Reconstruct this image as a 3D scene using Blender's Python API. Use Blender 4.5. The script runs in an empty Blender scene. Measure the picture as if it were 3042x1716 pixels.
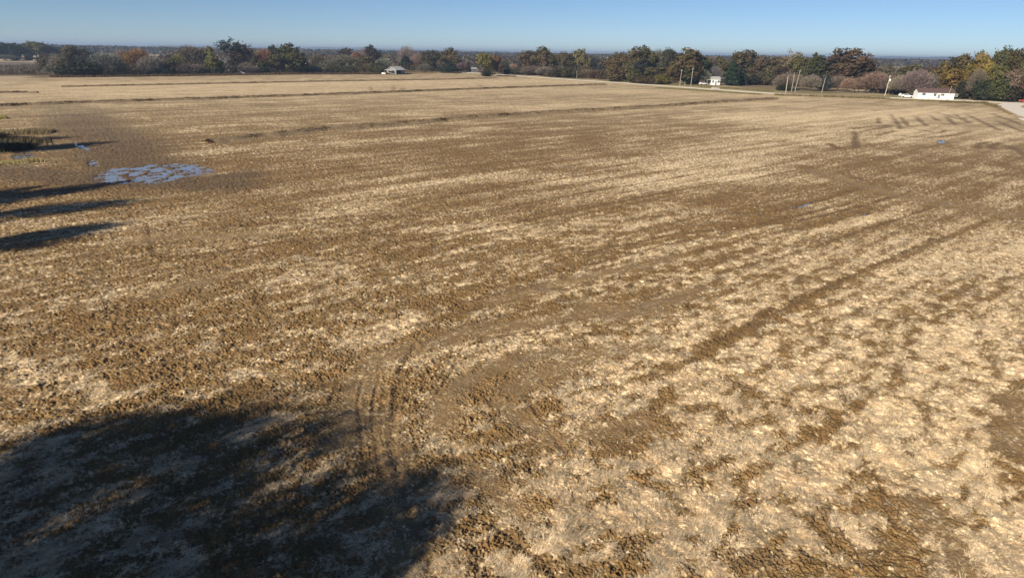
import bpy, math, random
import numpy as np
from mathutils import Matrix, Vector
R = math.radians
scene = bpy.context.scene
C = scene.collection
rng = np.random.default_rng(7)
random.seed(7)

# ------------------------------------------------------------------ camera
CAM_H = 15.0; F = 1982.0; W0, H0 = 3042.0, 1716.0
TH = math.atan((858 - 157) / F); PH = R(0.95)
fw = Vector((0, math.cos(TH), -math.sin(TH)))
up0 = Vector((0, math.sin(TH), math.cos(TH))); rt0 = Vector((1, 0, 0))
rt = rt0 * math.cos(PH) + up0 * math.sin(PH)
up = up0 * math.cos(PH) - rt0 * math.sin(PH)
cd = bpy.data.cameras.new("camera")
cam = bpy.data.objects.new("camera", cd); C.objects.link(cam)
cam.matrix_world = Matrix(((rt.x, up.x, -fw.x, 0), (rt.y, up.y, -fw.y, 0), (rt.z, up.z, -fw.z, CAM_H), (0, 0, 0, 1)))
cd.sensor_width = 36.0; cd.lens = 36.0 * F / W0
cd.clip_start = 0.5; cd.clip_end = 60000
scene.camera = cam

# ------------------------------------------------------------------ light
SUN_EL = 27.0
SD = np.array([0.64, 0.77])                     # direction in which shadows fall on the ground
SD = SD / np.linalg.norm(SD)
world = bpy.data.worlds.new("World"); scene.world = world; world.use_nodes = True
wn = world.node_tree.nodes; wl = world.node_tree.links; wn.clear()
sky = wn.new("ShaderNodeTexSky"); sky.sky_type = 'NISHITA'; sky.sun_disc = False
sky.sun_elevation = R(SUN_EL)
to_sun = -SD
sky.sun_rotation = math.atan2(to_sun[0], to_sun[1])
sky.altitude = 1500; sky.air_density = 0.75; sky.dust_density = 0.0; sky.ozone_density = 5.0
bg = wn.new("ShaderNodeBackground"); bg.inputs[1].default_value = 0.0575
wo = wn.new("ShaderNodeOutputWorld")
wb = wn.new("ShaderNodeVectorMath"); wb.operation = 'MULTIPLY'; wb.inputs[1].default_value = (1.04, 1.01, 1.01)
wl.new(sky.outputs[0], wb.inputs[0]); wl.new(wb.outputs[0], bg.inputs[0]); wl.new(bg.outputs[0], wo.inputs[0])
sl = bpy.data.lights.new("sun", 'SUN'); sl.energy = 5.0; sl.angle = R(0.9); sl.color = (1.0, 0.905, 0.73)
sun = bpy.data.objects.new("sun", sl); C.objects.link(sun)
sdir = Vector((SD[0] * math.cos(R(SUN_EL)), SD[1] * math.cos(R(SUN_EL)), -math.sin(R(SUN_EL))))
sun.rotation_euler = sdir.to_track_quat('-Z', 'Y').to_euler()
sun.location = (-60, -70, 60)
scene.view_settings.view_transform = 'Standard'; scene.view_settings.look = 'None'
scene.view_settings.exposure = 0.58; scene.view_settings.gamma = 1.0
scene.render.resolution_x = 1024; scene.render.resolution_y = 577
scene.cycles.max_bounces = 6; scene.cycles.transparent_max_bounces = 6; scene.cycles.volume_bounces = 0

# ------------------------------------------------------------------ helpers
def at(px, py, z=0.0):
    """photograph pixel (3042 wide) -> where that sight line meets height z"""
    x = (px - 1521) / F; y = (858 - py) / F
    d = fw + rt * x + up * y
    t = (z - CAM_H) / d.z
    return (d.x * t, d.y * t)
SC = W0 / 2576.0
def A(px, py): return at(px * SC, py * SC)
def tag(o, label=None, cat=None, group=None, kind=None):
    if label: o["label"] = label
    if cat: o["category"] = cat
    if group: o["group"] = group
    if kind: o["kind"] = kind
    return o
def empty(name, loc, rz=0.0, label=None, cat=None, group=None):
    o = bpy.data.objects.new(name, None); C.objects.link(o)
    o.location = loc; o.rotation_euler = (0, 0, rz); o.empty_display_size = 0.5
    return tag(o, label, cat, group)
def mesh_np(name, V, faces, k, mat=None, attrs=None, smooth=False):
    """V (n,3), faces (m,k) index array"""
    me = bpy.data.meshes.new(name)
    V = np.asarray(V, dtype=np.float32); faces = np.asarray(faces, dtype=np.int32)
    me.vertices.add(len(V)); me.vertices.foreach_set("co", V.ravel())
    m = len(faces)
    me.loops.add(m * k); me.loops.foreach_set("vertex_index", faces.ravel())
    me.polygons.add(m)
    me.polygons.foreach_set("loop_start", np.arange(0, m * k, k, dtype=np.int32))
    me.update(calc_edges=True)
    if smooth: me.polygons.foreach_set("use_smooth", np.ones(m, dtype=bool))
    for nm, (dom, typ, arr) in (attrs or {}).items():
        a = me.attributes.new(nm, typ, dom)
        a.data.foreach_set("color" if typ == 'FLOAT_COLOR' else "value", np.asarray(arr, dtype=np.float32).ravel())
    if mat: me.materials.append(mat)
    return me
def link(name, me, parent=None):
    o = bpy.data.objects.new(name, me); C.objects.link(o)
    if parent is not None: o.parent = parent
    return o

class MB:
    """collects simple shapes, builds one mesh object"""
    def __init__(s): s.v = []; s.f = []
    def add(s, vs, fs):
        b = len(s.v); s.v += [tuple(v) for v in vs]; s.f += [tuple(b + i for i in f) for f in fs]
    def box(s, x0, y0, z0, x1, y1, z1):
        s.add([(x0,y0,z0),(x1,y0,z0),(x1,y1,z0),(x0,y1,z0),(x0,y0,z1),(x1,y0,z1),(x1,y1,z1),(x0,y1,z1)],
              [(0,3,2,1),(4,5,6,7),(0,1,5,4),(1,2,6,5),(2,3,7,6),(3,0,4,7)])
    def prism(s, prof, y0, y1):
        n = len(prof)
        s.add([(x, y0, z) for x, z in prof] + [(x, y1, z) for x, z in prof],
              [tuple(range(n)), tuple(range(2*n-1, n-1, -1))] + [(i, n+i, n+(i+1) % n, (i+1) % n) for i in range(n)])
    def xprism(s, prof, x0, x1):
        n = len(prof)
        s.add([(x0, y, z) for y, z in prof] + [(x1, y, z) for y, z in prof],
              [tuple(range(n)), tuple(range(2*n-1, n-1, -1))] + [(i, n+i, n+(i+1) % n, (i+1) % n) for i in range(n)])
    def tube(s, p0, p1, r0, r1, n=8, caps=True):
        p0 = Vector(p0); p1 = Vector(p1); d = (p1 - p0).normalized()
        a = d.orthogonal().normalized(); b = d.cross(a)
        vs = [p0 + (a*math.cos(t)+b*math.sin(t))*r0 for t in [2*math.pi*i/n for i in range(n)]]
        vs += [p1 + (a*math.cos(t)+b*math.sin(t))*r1 for t in [2*math.pi*i/n for i in range(n)]]
        fs = [(i, (i+1) % n, n+(i+1) % n, n+i) for i in range(n)]
        if caps: fs += [tuple(range(n-1, -1, -1)), tuple(range(n, 2*n))]
        s.add(vs, fs)
    def build(s, name, mat, parent=None, bevel=0.0, smooth=False):
        me = bpy.data.meshes.new(name); me.from_pydata(s.v, [], s.f); me.validate()
        me.materials.append(mat)
        if smooth:
            for p in me.polygons: p.use_smooth = True
        import bmesh
        bm = bmesh.new(); bm.from_mesh(me); bmesh.ops.recalc_face_normals(bm, faces=bm.faces)
        if bevel > 0:
            bmesh.ops.bevel(bm, geom=list(bm.edges), offset=bevel, segments=2, affect='EDGES', clamp_overlap=True)
        bm.to_mesh(me); bm.free()
        return link(name, me, parent)

# ------------------------------------------------------------------ noise (numpy)
def _hash(ix, iy, seed):
    h = (ix.astype(np.int64) * 374761393 + iy.astype(np.int64) * 668265263 + seed * 1442695041) & 0xffffffff
    h = ((h ^ (h >> 13)) * 1274126177) & 0xffffffff
    h = ((h ^ (h >> 16)) * 2246822519) & 0xffffffff
    return ((h ^ (h >> 15)) & 0xffffff).astype(np.float32) / 16777216.0
def vnoise(x, y, seed=0):
    xf = np.floor(x); yf = np.floor(y)
    ix = xf.astype(np.int64); iy = yf.astype(np.int64)
    u = (x - xf).astype(np.float32); v = (y - yf).astype(np.float32)
    u = u*u*(3-2*u); v = v*v*(3-2*v)
    a = _hash(ix, iy, seed); b = _hash(ix+1, iy, seed); c = _hash(ix, iy+1, seed); d = _hash(ix+1, iy+1, seed)
    return (a*(1-u)+b*u)*(1-v) + (c*(1-u)+d*u)*v
def gnoise(x, y, seed=0):
    xf = np.floor(x); yf = np.floor(y)
    ix = xf.astype(np.int64); iy = yf.astype(np.int64)
    u = (x - xf).astype(np.float32); v = (y - yf).astype(np.float32)
    su = u*u*u*(u*(u*6-15)+10); sv = v*v*v*(v*(v*6-15)+10)
    def g(i, j):
        a = _hash(ix+i, iy+j, seed)*6.2831853
        return np.cos(a)*(u-i)+np.sin(a)*(v-j)
    return np.clip(((g(0, 0)*(1-su)+g(1, 0)*su)*(1-sv)+(g(0, 1)*(1-su)+g(1, 1)*su)*sv)*1.05+.5, 0, 1)
def fbm(x, y, scale, octaves=4, seed=0, rough=0.5, ang=0.6):
    s = 0; amp = 1.0; tot = 0; f = 1.0/scale
    for o in range(octaves):
        a = ang + o*1.1
        xr = (x*math.cos(a)+y*math.sin(a))*f; yr = (-x*math.sin(a)+y*math.cos(a))*f
        s = s + amp*gnoise(xr+17.3*o, yr-9.1*o, seed+o*13); tot += amp
        amp *= rough; f *= 2.03
    return s/tot
ROW = np.array([0.745, 0.667])           # direction of the drill rows
def rowcoords(x, y):
    return x*ROW[0]+y*ROW[1], -x*ROW[1]+y*ROW[0]
def smooth(a, b, x):
    t = np.clip((x-a)/(b-a), 0, 1); return t*t*(3-2*t)
def dpoly(x, y, pts):
    """distance to polyline, along-parameter 0..1"""
    best = np.full(x.shape, 1e9, dtype=np.float32)
    for (ax, ay), (bx, by) in zip(pts[:-1], pts[1:]):
        dx, dy = bx-ax, by-ay; L2 = dx*dx+dy*dy+1e-9
        t = np.clip(((x-ax)*dx+(y-ay)*dy)/L2, 0, 1)
        d = np.hypot(x-(ax+t*dx), y-(ay+t*dy))
        best = np.minimum(best, d)
    return best

# ------------------------------------------------------------------ the field: what covers it and its relief
# straw cover (0 bare mud .. 1 thick pale straw): places measured on the photograph, kept as ground coordinates
# (points in 2576-wide picture px, half width m, value, strength)
COVER = [
 # pale right hand side
 ([(2540,600),(2560,800),(2500,1000)], 5.0, .72, .8), ([(1500,1330),(1900,1250),(2100,1100),(2300,1000),(2500,1300)], 3.2, .80, .8),
 ([(1500,1160),(1700,900),(1950,860),(2200,960),(2450,860)], 3.0, .84, .85), ([(1850,900),(2050,1000),(2300,1080)], 1.6, .95, .8),
 ([(1400,1330),(1700,1370),(2000,1330)], 1.0, .72, .6), ([(2550,1300),(2560,1420)], 1.2, .92, .7),
 ([(2250,700),(2500,640)], 3.0, .75, .7), ([(1400,1240),(1560,1120)], .8, .75, .6),
 ([(1980,1180),(2200,1150),(2450,1220)], .9, .9, .7),
 # mid field
 ([(880,870),(960,860),(1040,800)], .75, .95, .95), ([(1050,580),(1300,570)], 1.6, .85, .9),
 ([(850,500),(1250,440),(1500,460),(2100,440)], 4.5, .70, .7), ([(1150,590),(1500,600),(1700,520)], 2.0, .75, .6),
 ([(1180,740),(1700,640),(2300,540)], 1.0, .75, .7), ([(1500,720),(2000,640),(2400,520)], 1.1, .72, .6),
 ([(380,395),(700,370),(1100,345)], 3.0, .74, .7), ([(560,335),(1000,325)], 3.0, .6, .5),
 ([(1700,420),(1900,350),(2400,330)], 14, .80, .7), ([(1900,300),(2400,280)], 18, .86, .8),
 ([(1800,700),(2300,600)], 1.6, .7, .5),
 # far field
 ([(200,235),(1400,225),(2000,245)], 32, .68, .8), ([(300,215),(1400,205)], 40, .78, .8),
 ([(1100,275),(1700,262),(1950,262)], 14, .76, .7),
 ([(560,275),(1000,265),(1600,240)], 9, .42, .55), ([(450,295),(1100,275),(1700,310)], 9, .36, .7), ([(1350,330),(1700,330)], 7, .42, .6),
 ([(700,400),(1300,385),(1600,370)], 7, .40, .6), ([(330,320),(700,300)], 8, .42, .6),
 # brown, wet or trodden ground
 ([(190,290),(230,330),(300,370),(330,420)], 6.5, .10, .95), ([(60,470),(250,460),(520,470)], 5.0, .14, .9),
 ([(520,500),(700,450),(900,430)], 3.0, .28, .7), ([(600,540),(900,560),(1150,520)], 2.4, .30, .6),
 ([(0,700),(500,700),(900,720)], 3.4, .34, .7), ([(150,800),(600,820),(900,960)], 3.0, .27, .7),
 ([(950,740),(1150,770)], .9, .12, .9), ([(850,650),(1000,690),(1150,700)], 1.5, .25, .6),
 ([(1250,1000),(1350,1100),(1450,1120),(1650,1080),(1680,1000)], .95, .14, .9), ([(1290,1180),(1400,1080)], .5, .2, .6),
 ([(1530,760),(1640,770)], 1.2, .16, .8), ([(1380,860),(1560,830)], .6, .22, .7),
 ([(1600,700),(1900,640),(2250,560)], .7, .2, .8), ([(1250,720),(1600,620),(1950,545)], .8, .25, .7),
 ([(1500,590),(1900,560),(2200,530)], 1.0, .18, .85), ([(1930,530),(2060,500),(2200,460)], .8, .14, .8),
 ([(1740,900),(1900,810),(2120,710)], .7, .2, .85), ([(1780,860),(2000,760),(2300,620)], .6, .35, .5),
 ([(2020,420),(2200,480),(2400,520),(2576,545)], 1.9, .16, .9), ([(2150,390),(2350,430),(2500,470)], 2.0, .25, .6),
 ([(2400,300),(2560,330)], 3, .8, .4), ([(2480,400),(2576,430)], 2.0, .2, .7),
 ([(2570,980),(2560,1180)], .8, .18, .9), ([(2190,1390),(2230,1430)], .45, .08, .95), ([(2190,1180),(2250,1330),(2260,1453)], .28, .15, .8),
 ([(2000,1120),(2160,1020),(2300,900)], .55, .3, .6), ([(1620,1230),(1900,1180)], .7, .32, .6), ([(1640,1400),(1500,1453)], .8, .3, .7),
 ([(1240,1330),(1380,1440)], .45, .18, .8), ([(1880,1400),(2000,1380)], .4, .25, .6), ([(2350,740),(2450,700),(2540,650)], .7, .3, .6),
 ([(1070,1000),(1110,1120),(1180,1280)], .7, .60, .8), ([(1120,930),(1300,900),(1500,860)], .8, .52, .8), ([(1350,1180),(1480,1230)], .6, .6, .7),
 ([(1620,960),(1740,905),(2110,712),(2400,590),(2576,520)], .42, .12, .85), ([(1150,775),(1500,690),(1900,600),(2300,500),(2450,440)], .40, .16, .75), ([(1300,645),(1700,560),(2100,470)], .45, .18, .7),
 ([(1650,1050),(1900,930),(2300,780),(2576,690)], .32, .25, .7), ([(1900,1180),(2200,1000),(2576,840)], .28, .28, .65), ([(1200,820),(1600,740),(2000,640),(2400,520)], .35, .2, .6), ([(1760,1000),(2050,860),(2400,720)], .4, .92, .5), ([(1400,700),(1800,610),(2200,500)], .35, .85, .5),
 # left, near
 ([(60,960),(180,950),(280,1000)], .8, .74, .8), ([(400,900),(520,880)], .6, .62, .7), ([(0,1060),(90,1120)], .8, .66, .8),
 ([(350,1360),(450,1420)], .8, .8, .8), ([(0,1430),(60,1300)], .6, .6, .6), ([(640,1110),(760,1090)], .4, .7, .7),
 ([(120,1240),(250,1180)], .6, .5, .6), ([(500,1330),(620,1290)], .6, .6, .5),
 ([(20,590),(250,560),(350,570)], 1.6, .55, .6), ([(350,620),(650,590)], 1.6, .5, .6), ([(150,520),(300,500)], 1.4, .5, .5),
]
# trodden and rolled tan mud: flat, without clods
SMOOTH = [
 ([(860,1110),(890,1000),(960,900),(1150,840),(1400,800),(1560,790),(1750,730)], 1.0), ([(1010,1400),(1000,1200),(960,1050)], 1.0),
 ([(1290,980),(1450,900),(1650,860)], .9), ([(1480,770),(1660,785)], 1.1), ([(1250,1010),(1400,1110),(1620,1060)], .6), ([(1240,760),(1500,690),(1700,650)], .8), ([(2050,430),(2250,490),(2576,545)], 2.0), ([(2330,1280),(2450,1453)], .7),
 ([(560,690),(400,740)], .8), ([(350,600),(650,590)], 1.2),
 ([(1300,1290),(1200,1180)], .6), ([(1100,1080),(1130,980),(1250,920),(1420,880)], .75), ([(2540,1000),(2560,1130)], .7),
]
DARKMUD = [([(170,270),(210,310),(280,350),(330,410)], 7.0), ([(0,430),(250,455),(560,465)], 4.5), ([(540,450),(620,440)], 2.5)]
# wheel ruts  (points, half width, depth)
RUTS = [
 ([(1045,870),(1015,915),(1000,960),(990,1040),(985,1110),(1000,1200),(1040,1330),(1090,1453)], .11, .13),
 ([(1045,870),(1160,820),(1300,785),(1500,738),(1760,680)], .10, .06), ([(1090,905),(1200,862),(1340,830),(1540,785),(1780,725)], .10, .06), ([(1000,900),(1120,800),(1280,760),(1480,712)], .07, .04),
 ([(955,940),(940,1000),(938,1060),(950,1150),(985,1290),(1020,1380)], .06, .07),
 ([(915,950),(900,1010),(905,1060),(915,1150)], .06, .07),
 ([(1035,1050),(1042,1100),(1052,1150)], .05, .06),
 ([(850,960),(820,1040),(815,1100)], .06, .05),
 ([(1260,940),(1235,1010),(1250,1080)], .06, .06), ([(1150,910),(1100,990)], .06, .07),
 ([(1225,1310),(1300,1370),(1400,1453)], .13, .14), ([(1330,1010),(1420,1130),(1440,1190)], .08, .08),
 ([(2110,1090),(2190,1170),(2235,1260),(2245,1320)], .09, .10), ([(1990,1280),(2060,1330),(2100,1400)], .08, .06),
 ([(1740,905),(1820,850),(1950,785),(2110,712)], .22, .14), ([(1900,800),(2150,690),(2350,600)], .16, .09),
 ([(1600,760),(1800,690),(2050,620),(2350,520)], .18, .08), ([(1150,765),(1400,700),(1700,630)], .18, .10),
 ([(1640,545),(1950,530),(2080,500),(2200,462)], .28, .16), ([(1900,570),(2060,545),(2180,515),(2330,470)], .28, .14),
 ([(1450,640),(1700,590),(1950,560)], .2, .09), ([(1170,540),(1500,480),(1800,430)], .2, .06), ([(1000,520),(1300,460),(1600,410)], .2, .06),
 ([(1000,610),(1300,560),(1700,480),(2000,430)], .22, .06), ([(1350,700),(1700,610),(2150,510)], .2, .08),
 ([(370,570),(385,640),(450,650),(620,628)], .25, .05), ([(600,570),(850,545),(1050,545)], .25, .05), ([(500,640),(800,600),(1000,590)], .22, .04),
]
def cz(X, Y): return (X*.3166+2280, Y*.3166+300)
FR = [[(1160,130),(1190,170),(1225,215),(1250,260)], [(1250,150),(1280,190),(1330,240)], [(1400,150),(1450,200),(1500,235)], [(1530,140),(1600,185)],
      [(1680,150),(1720,190),(1760,220)], [(1740,120),(1830,165),(1900,210)], [(1870,130),(2000,190),(2100,240),(2190,275)],
      [(1850,80),(2100,120),(2300,190),(2400,230)], [(2150,190),(2300,250),(2400,290)], [(840,300),(1000,265),(1175,235)], [(800,262),(950,240),(1120,232)],
      [(1020,330),(1200,280)], [(1280,262),(1420,268),(1600,300),(1690,275)], [(1960,440),(1985,405),(2060,385)], [(2105,450),(2110,415),(2170,395)],
      [(2250,420),(2330,450),(2407,500)], [(1040,160),(1040,210)], [(820,290),(830,440)], [(650,160),(900,155)], [(1000,90),(1600,110),(1900,200)], [(1300,330),(1500,345),(1700,330),(1900,290)],
      [(580,400),(650,440),(700,450)], [(720,680),(900,740)], [(1480,30),(1700,35),(2100,45),(2407,160)]]
RUTS += [([(p[0]/SC, p[1]/SC) for p in [cz(*q) for q in l]], .62, .16) for l in FR]
PUD_C = A(385, 433)                      # the big puddle
def conv(lst): return [A(*p) for p in lst]
COVER = [(conv(p), w, v, s) for p, w, v, s in COVER]
SMOOTH = [(conv(p), w) for p, w in SMOOTH]; DARKMUD = [(conv(p), w) for p, w in DARKMUD]
RUTS = [(conv(p), w*(1.35 if w < .2 else 1), d) for p, w, d in RUTS]
# puddles: centre, half lengths, angle, depth
def ell(px0, px1, py0, py1):
    a = at(px0, (py0+py1)/2); b = at(px1, (py0+py1)/2); c = at((px0+px1)/2, py0); d = at((px0+px1)/2, py1)
    return ((a[0]+b[0])/2, (a[1]+b[1])/2, math.hypot(b[0]-a[0], b[1]-a[1])/2, math.hypot(c[0]-d[0], c[1]-d[1])/2)
def strip(p, q, hw):
    a = at(*p); b = at(*q)
    return ((a[0]+b[0])/2, (a[1]+b[1])/2, math.hypot(b[0]-a[0], b[1]-a[1])/2, hw, math.atan2(b[1]-a[1], b[0]-a[0]))
def radial(px0, px1, py0, py1):
    e = ell(px0, px1, py0, py1); return (e[0], e[1], e[2], e[3], math.atan2(-e[0], e[1]))
PUDS = [radial(288, 620, 486, 540), radial(40, 105, 452, 474), strip((222, 424), (262, 447), .55), radial(262, 290, 474, 496),
        strip((2355, 622), (2420, 599), .22), strip((2558, 642), (2590, 631), .22), radial(2786, 2806, 416, 426)]
WLEV = -0.045
ROAD = [at(*p) for p in [(1340,214.5),(1400,217),(1470,221),(1600,230),(1700,237),(1800,243.5),(1900,250.5),(2000,257.5),(2100,264.5),(2200,271.5),(2300,278),(2400,283),(2500,287),(2650,291),(2831,297.5),(2931,303),(3042,308),(3200,316)]]
BRANCH = [(190,263),(176,247.5),(165.5,229),(153.5,208),(140,184),(118,145),(96,105)]

def field_mask(x, y):
    """1 in the harvested field"""
    d = dpoly(x, y, ROAD)
    # far side of the road or tree line
    pts = [at(-400,244), at(150,232), at(900,222), at(1340,214.5)] + ROAD[1:]
    px = np.array([p[0] for p in pts]); py = np.array([p[1] for p in pts])
    o = np.argsort(px); lim = np.interp(x, px[o], py[o])
    return (y < lim).astype(np.float32)

def puddle_field(x, y):
    w = np.zeros(x.shape, dtype=np.float32)
    for (cx, cy, a, b, an) in PUDS:
        dx = x-cx; dy = y-cy
        u = (dx*math.cos(an)+dy*math.sin(an))/a; v = (-dx*math.sin(an)+dy*math.cos(an))/b
        r = np.sqrt(u*u+v*v)
        w = np.maximum(w, 1-smooth(.55, 1.35, r))
    return w

def cover_height(x, y):
    x = x.astype(np.float32); y = y.astype(np.float32)
    rr = np.hypot(x, y)
    ru, rv = rowcoords(x, y)
    # ---- cover
    big = fbm(x, y, 9, 3, 3); mid = fbm(ru/1.7, rv, .8, 4, 11)
    c = .35 + .16*smooth(-5, 12, x)*(1-smooth(40, 90, rr)) + .08*smooth(80, 200, rr) + .5*(big-.5)
    for pts, w, v, s in COVER:
        X = [p[0] for p in pts]; Y = [p[1] for p in pts]
        m = (x > min(X)-2.4*w) & (x < max(X)+2.4*w) & (y > min(Y)-2.4*w) & (y < max(Y)+2.4*w)
        if not m.any(): continue
        xx = x[m]; yy = y[m]
        wob = w*(.65+.7*fbm(xx, yy, max(w*1.3, .5), 3, 29))
        g = s*np.exp(-(dpoly(xx, yy, pts)/wob)**2)
        c[m] = c[m]*(1-g)+v*g
    near = 1-.75*smooth(30, 100, rr)
    c = c + (mid-.5)*(1.15+.75*smooth(-6, 8, x)*(1-smooth(35, 70, rr)))*near*(1-.8*smooth(90,200,rr)) + (fbm(ru/(2.2+5*smooth(30,80,rr)), rv, 2.6, 3, 41)-.5)*.50
    c = c + (fbm(ru/9, rv, 1.4, 3, 57, ang=0)-.5)*.55*(1-smooth(45, 80, rr))
    c = c + (fbm(ru/26, rv, .75, 3, 47, ang=0)-.5)*.36*smooth(22, 50, rr)*(1-smooth(110, 240, rr)) + (fbm(ru/40, rv, 3.6, 3, 53, ang=0)-.5)*.34*smooth(30, 80, rr)
    sm = np.zeros(x.shape, dtype=np.float32)
    for pts, w in SMOOTH:
        sm = np.maximum(sm, np.exp(-(dpoly(x, y, pts)/w)**2))
    pw = puddle_field(x, y)
    c = c*(1-.9*pw)
    c = c*(1-.7*sm)+.28*.7*sm
    # ---- relief
    cm = np.clip(.35+1.3*fbm(x, y, 1.6, 2, 63), .4, 1.6)
    clod = .45+((fbm(x, y, .115, 3, 61, .6)-.45)*.52+(fbm(x, y, .40, 3, 65, .55)-.45)*.48)*cm; tuft = fbm(ru/1.5, rv, .36, 4, 71, .6)
    amp = (1-.72*sm)
    k = np.clip(c, 0, 1)
    h = amp*(np.maximum(clod-.40, -.12)*.34*(1.0-.55*k) + (tuft-.5)*.26*k) + (fbm(x, y, 3.5, 2, 81)-.5)*.10
    h += (fbm(ru/12, rv, .42, 2, 91)-.5)*.055*amp
    rut = np.zeros(x.shape, dtype=np.float32)
    for pts, w, d in RUTS:
        X = [p[0] for p in pts]; Y = [p[1] for p in pts]
        q = 5*w+.3
        m = (x > min(X)-q) & (x < max(X)+q) & (y > min(Y)-q) & (y < max(Y)+q)
        if not m.any(): continue
        xx = x[m]; yy = y[m]
        dd = dpoly(xx, yy, pts)+(fbm(xx, yy, .5, 2, 101)-.5)*w*1.0
        mod = smooth(.3, .6, fbm(xx, yy, 2.2, 2, 111))*.45+.55
        g = np.exp(-(dd/w)**2)*mod
        sh = np.exp(-((dd-2.1*w)/(.7*w))**2)*mod
        br = fbm(xx, yy, .16, 3, 105)*2.2-.3
        h[m] += (-d*g*.50 + .22*d*sh)*br
        rut[m] = np.maximum(rut[m], g)
    c = c - .40*rut*(1+.35*smooth(80, 150, rr))
    # puddle basins, with mud ridges standing out of them
    ridg = .45*fbm(x, y, .9, 4, 125, .65)+.55*fbm((x*math.cos(1.2)+y*math.sin(1.2))/2.6, (-x*math.sin(1.2)+y*math.cos(1.2)), .9, 3, 121)
    h = h*(1-.45*pw) - pw*.10 + pw*(ridg-.50)*.75*smooth(.05, .7, pw)
    return c, h, sm, rut, pw

# ------------------------------------------------------------------ materials
def new_mat(name):
    m = bpy.data.materials.new(name); m.use_nodes = True
    nt = m.node_tree; b = nt.nodes.get("Principled BSDF")
    return m, nt, b
def N(nt, typ, **kw):
    n = nt.nodes.new(typ)
    for k, v in kw.items(): setattr(n, k, v)
    return n
def flat_mat(name, col, rough=.7, var=.15, scale=3.0, metal=0.0):
    m, nt, b = new_mat(name)
    tc = N(nt, "ShaderNodeTexCoord"); no = N(nt, "ShaderNodeTexNoise"); no.inputs["Scale"].default_value = scale; no.inputs["Detail"].default_value = 5
    mr = N(nt, "ShaderNodeMapRange"); mr.inputs[3].default_value = 1-var; mr.inputs[4].default_value = 1+var
    mx = N(nt, "ShaderNodeVectorMath", operation='SCALE'); mx.inputs[0].default_value = col
    nt.links.new(tc.outputs["Object"], no.inputs["Vector"]); nt.links.new(no.outputs[0], mr.inputs[0])
    nt.links.new(mr.outputs[0], mx.inputs["Scale"]); nt.links.new(mx.outputs[0], b.inputs["Base Color"])
    b.inputs["Roughness"].default_value = rough; b.inputs["Metallic"].default_value = metal
    return m
def ground_mat():
    m, nt, b = new_mat("field_soil_and_straw")
    L = nt.links.new
    at_ = N(nt, "ShaderNodeAttribute"); at_.attribute_name = "tint"
    tc = N(nt, "ShaderNodeTexCoord")
    n1 = N(nt, "ShaderNodeTexNoise"); n1.inputs["Scale"].default_value = 14; n1.inputs["Detail"].default_value = 5; n1.inputs["Roughness"].default_value = .7
    L(tc.outputs["Object"], n1.inputs["Vector"])
    mr = N(nt, "ShaderNodeMapRange"); mr.inputs[1].default_value = .25; mr.inputs[2].default_value = .75; mr.inputs[3].default_value = .72; mr.inputs[4].default_value = 1.28
    L(n1.outputs[0], mr.inputs[0])
    n2 = N(nt, "ShaderNodeTexNoise"); n2.inputs["Scale"].default_value = 1.3; n2.inputs["Detail"].default_value = 6; n2.inputs["Roughness"].default_value = .65
    L(tc.outputs["Object"], n2.inputs["Vector"])
    mr2 = N(nt, "ShaderNodeMapRange"); mr2.inputs[1].default_value = .3; mr2.inputs[2].default_value = .7; mr2.inputs[3].default_value = .86; mr2.inputs[4].default_value = 1.14
    L(n2.outputs[0], mr2.inputs[0])
    mu = N(nt, "ShaderNodeMath", operation='MULTIPLY'); L(mr.outputs[0], mu.inputs[0]); L(mr2.outputs[0], mu.inputs[1])
    sc = N(nt, "ShaderNodeVectorMath", operation='SCALE'); L(at_.outputs["Color"], sc.inputs[0]); L(mu.outputs[0], sc.inputs["Scale"])
    L(sc.outputs[0], b.inputs["Base Color"])
    wet = N(nt, "ShaderNodeAttribute"); wet.attribute_name = "wet"
    r = N(nt, "ShaderNodeMapRange"); r.inputs[3].default_value = .92; r.inputs[4].default_value = .45
    L(wet.outputs["Fac"], r.inputs[0]); L(r.outputs[0], b.inputs["Roughness"])
    b.inputs["Specular IOR Level"].default_value = .25
    bp = N(nt, "ShaderNodeBump"); bp.inputs["Strength"].default_value = .8; bp.inputs["Distance"].default_value = .04
    L(n1.outputs[0], bp.inputs["Height"]); L(bp.outputs[0], b.inputs["Normal"])
    return m
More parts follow.
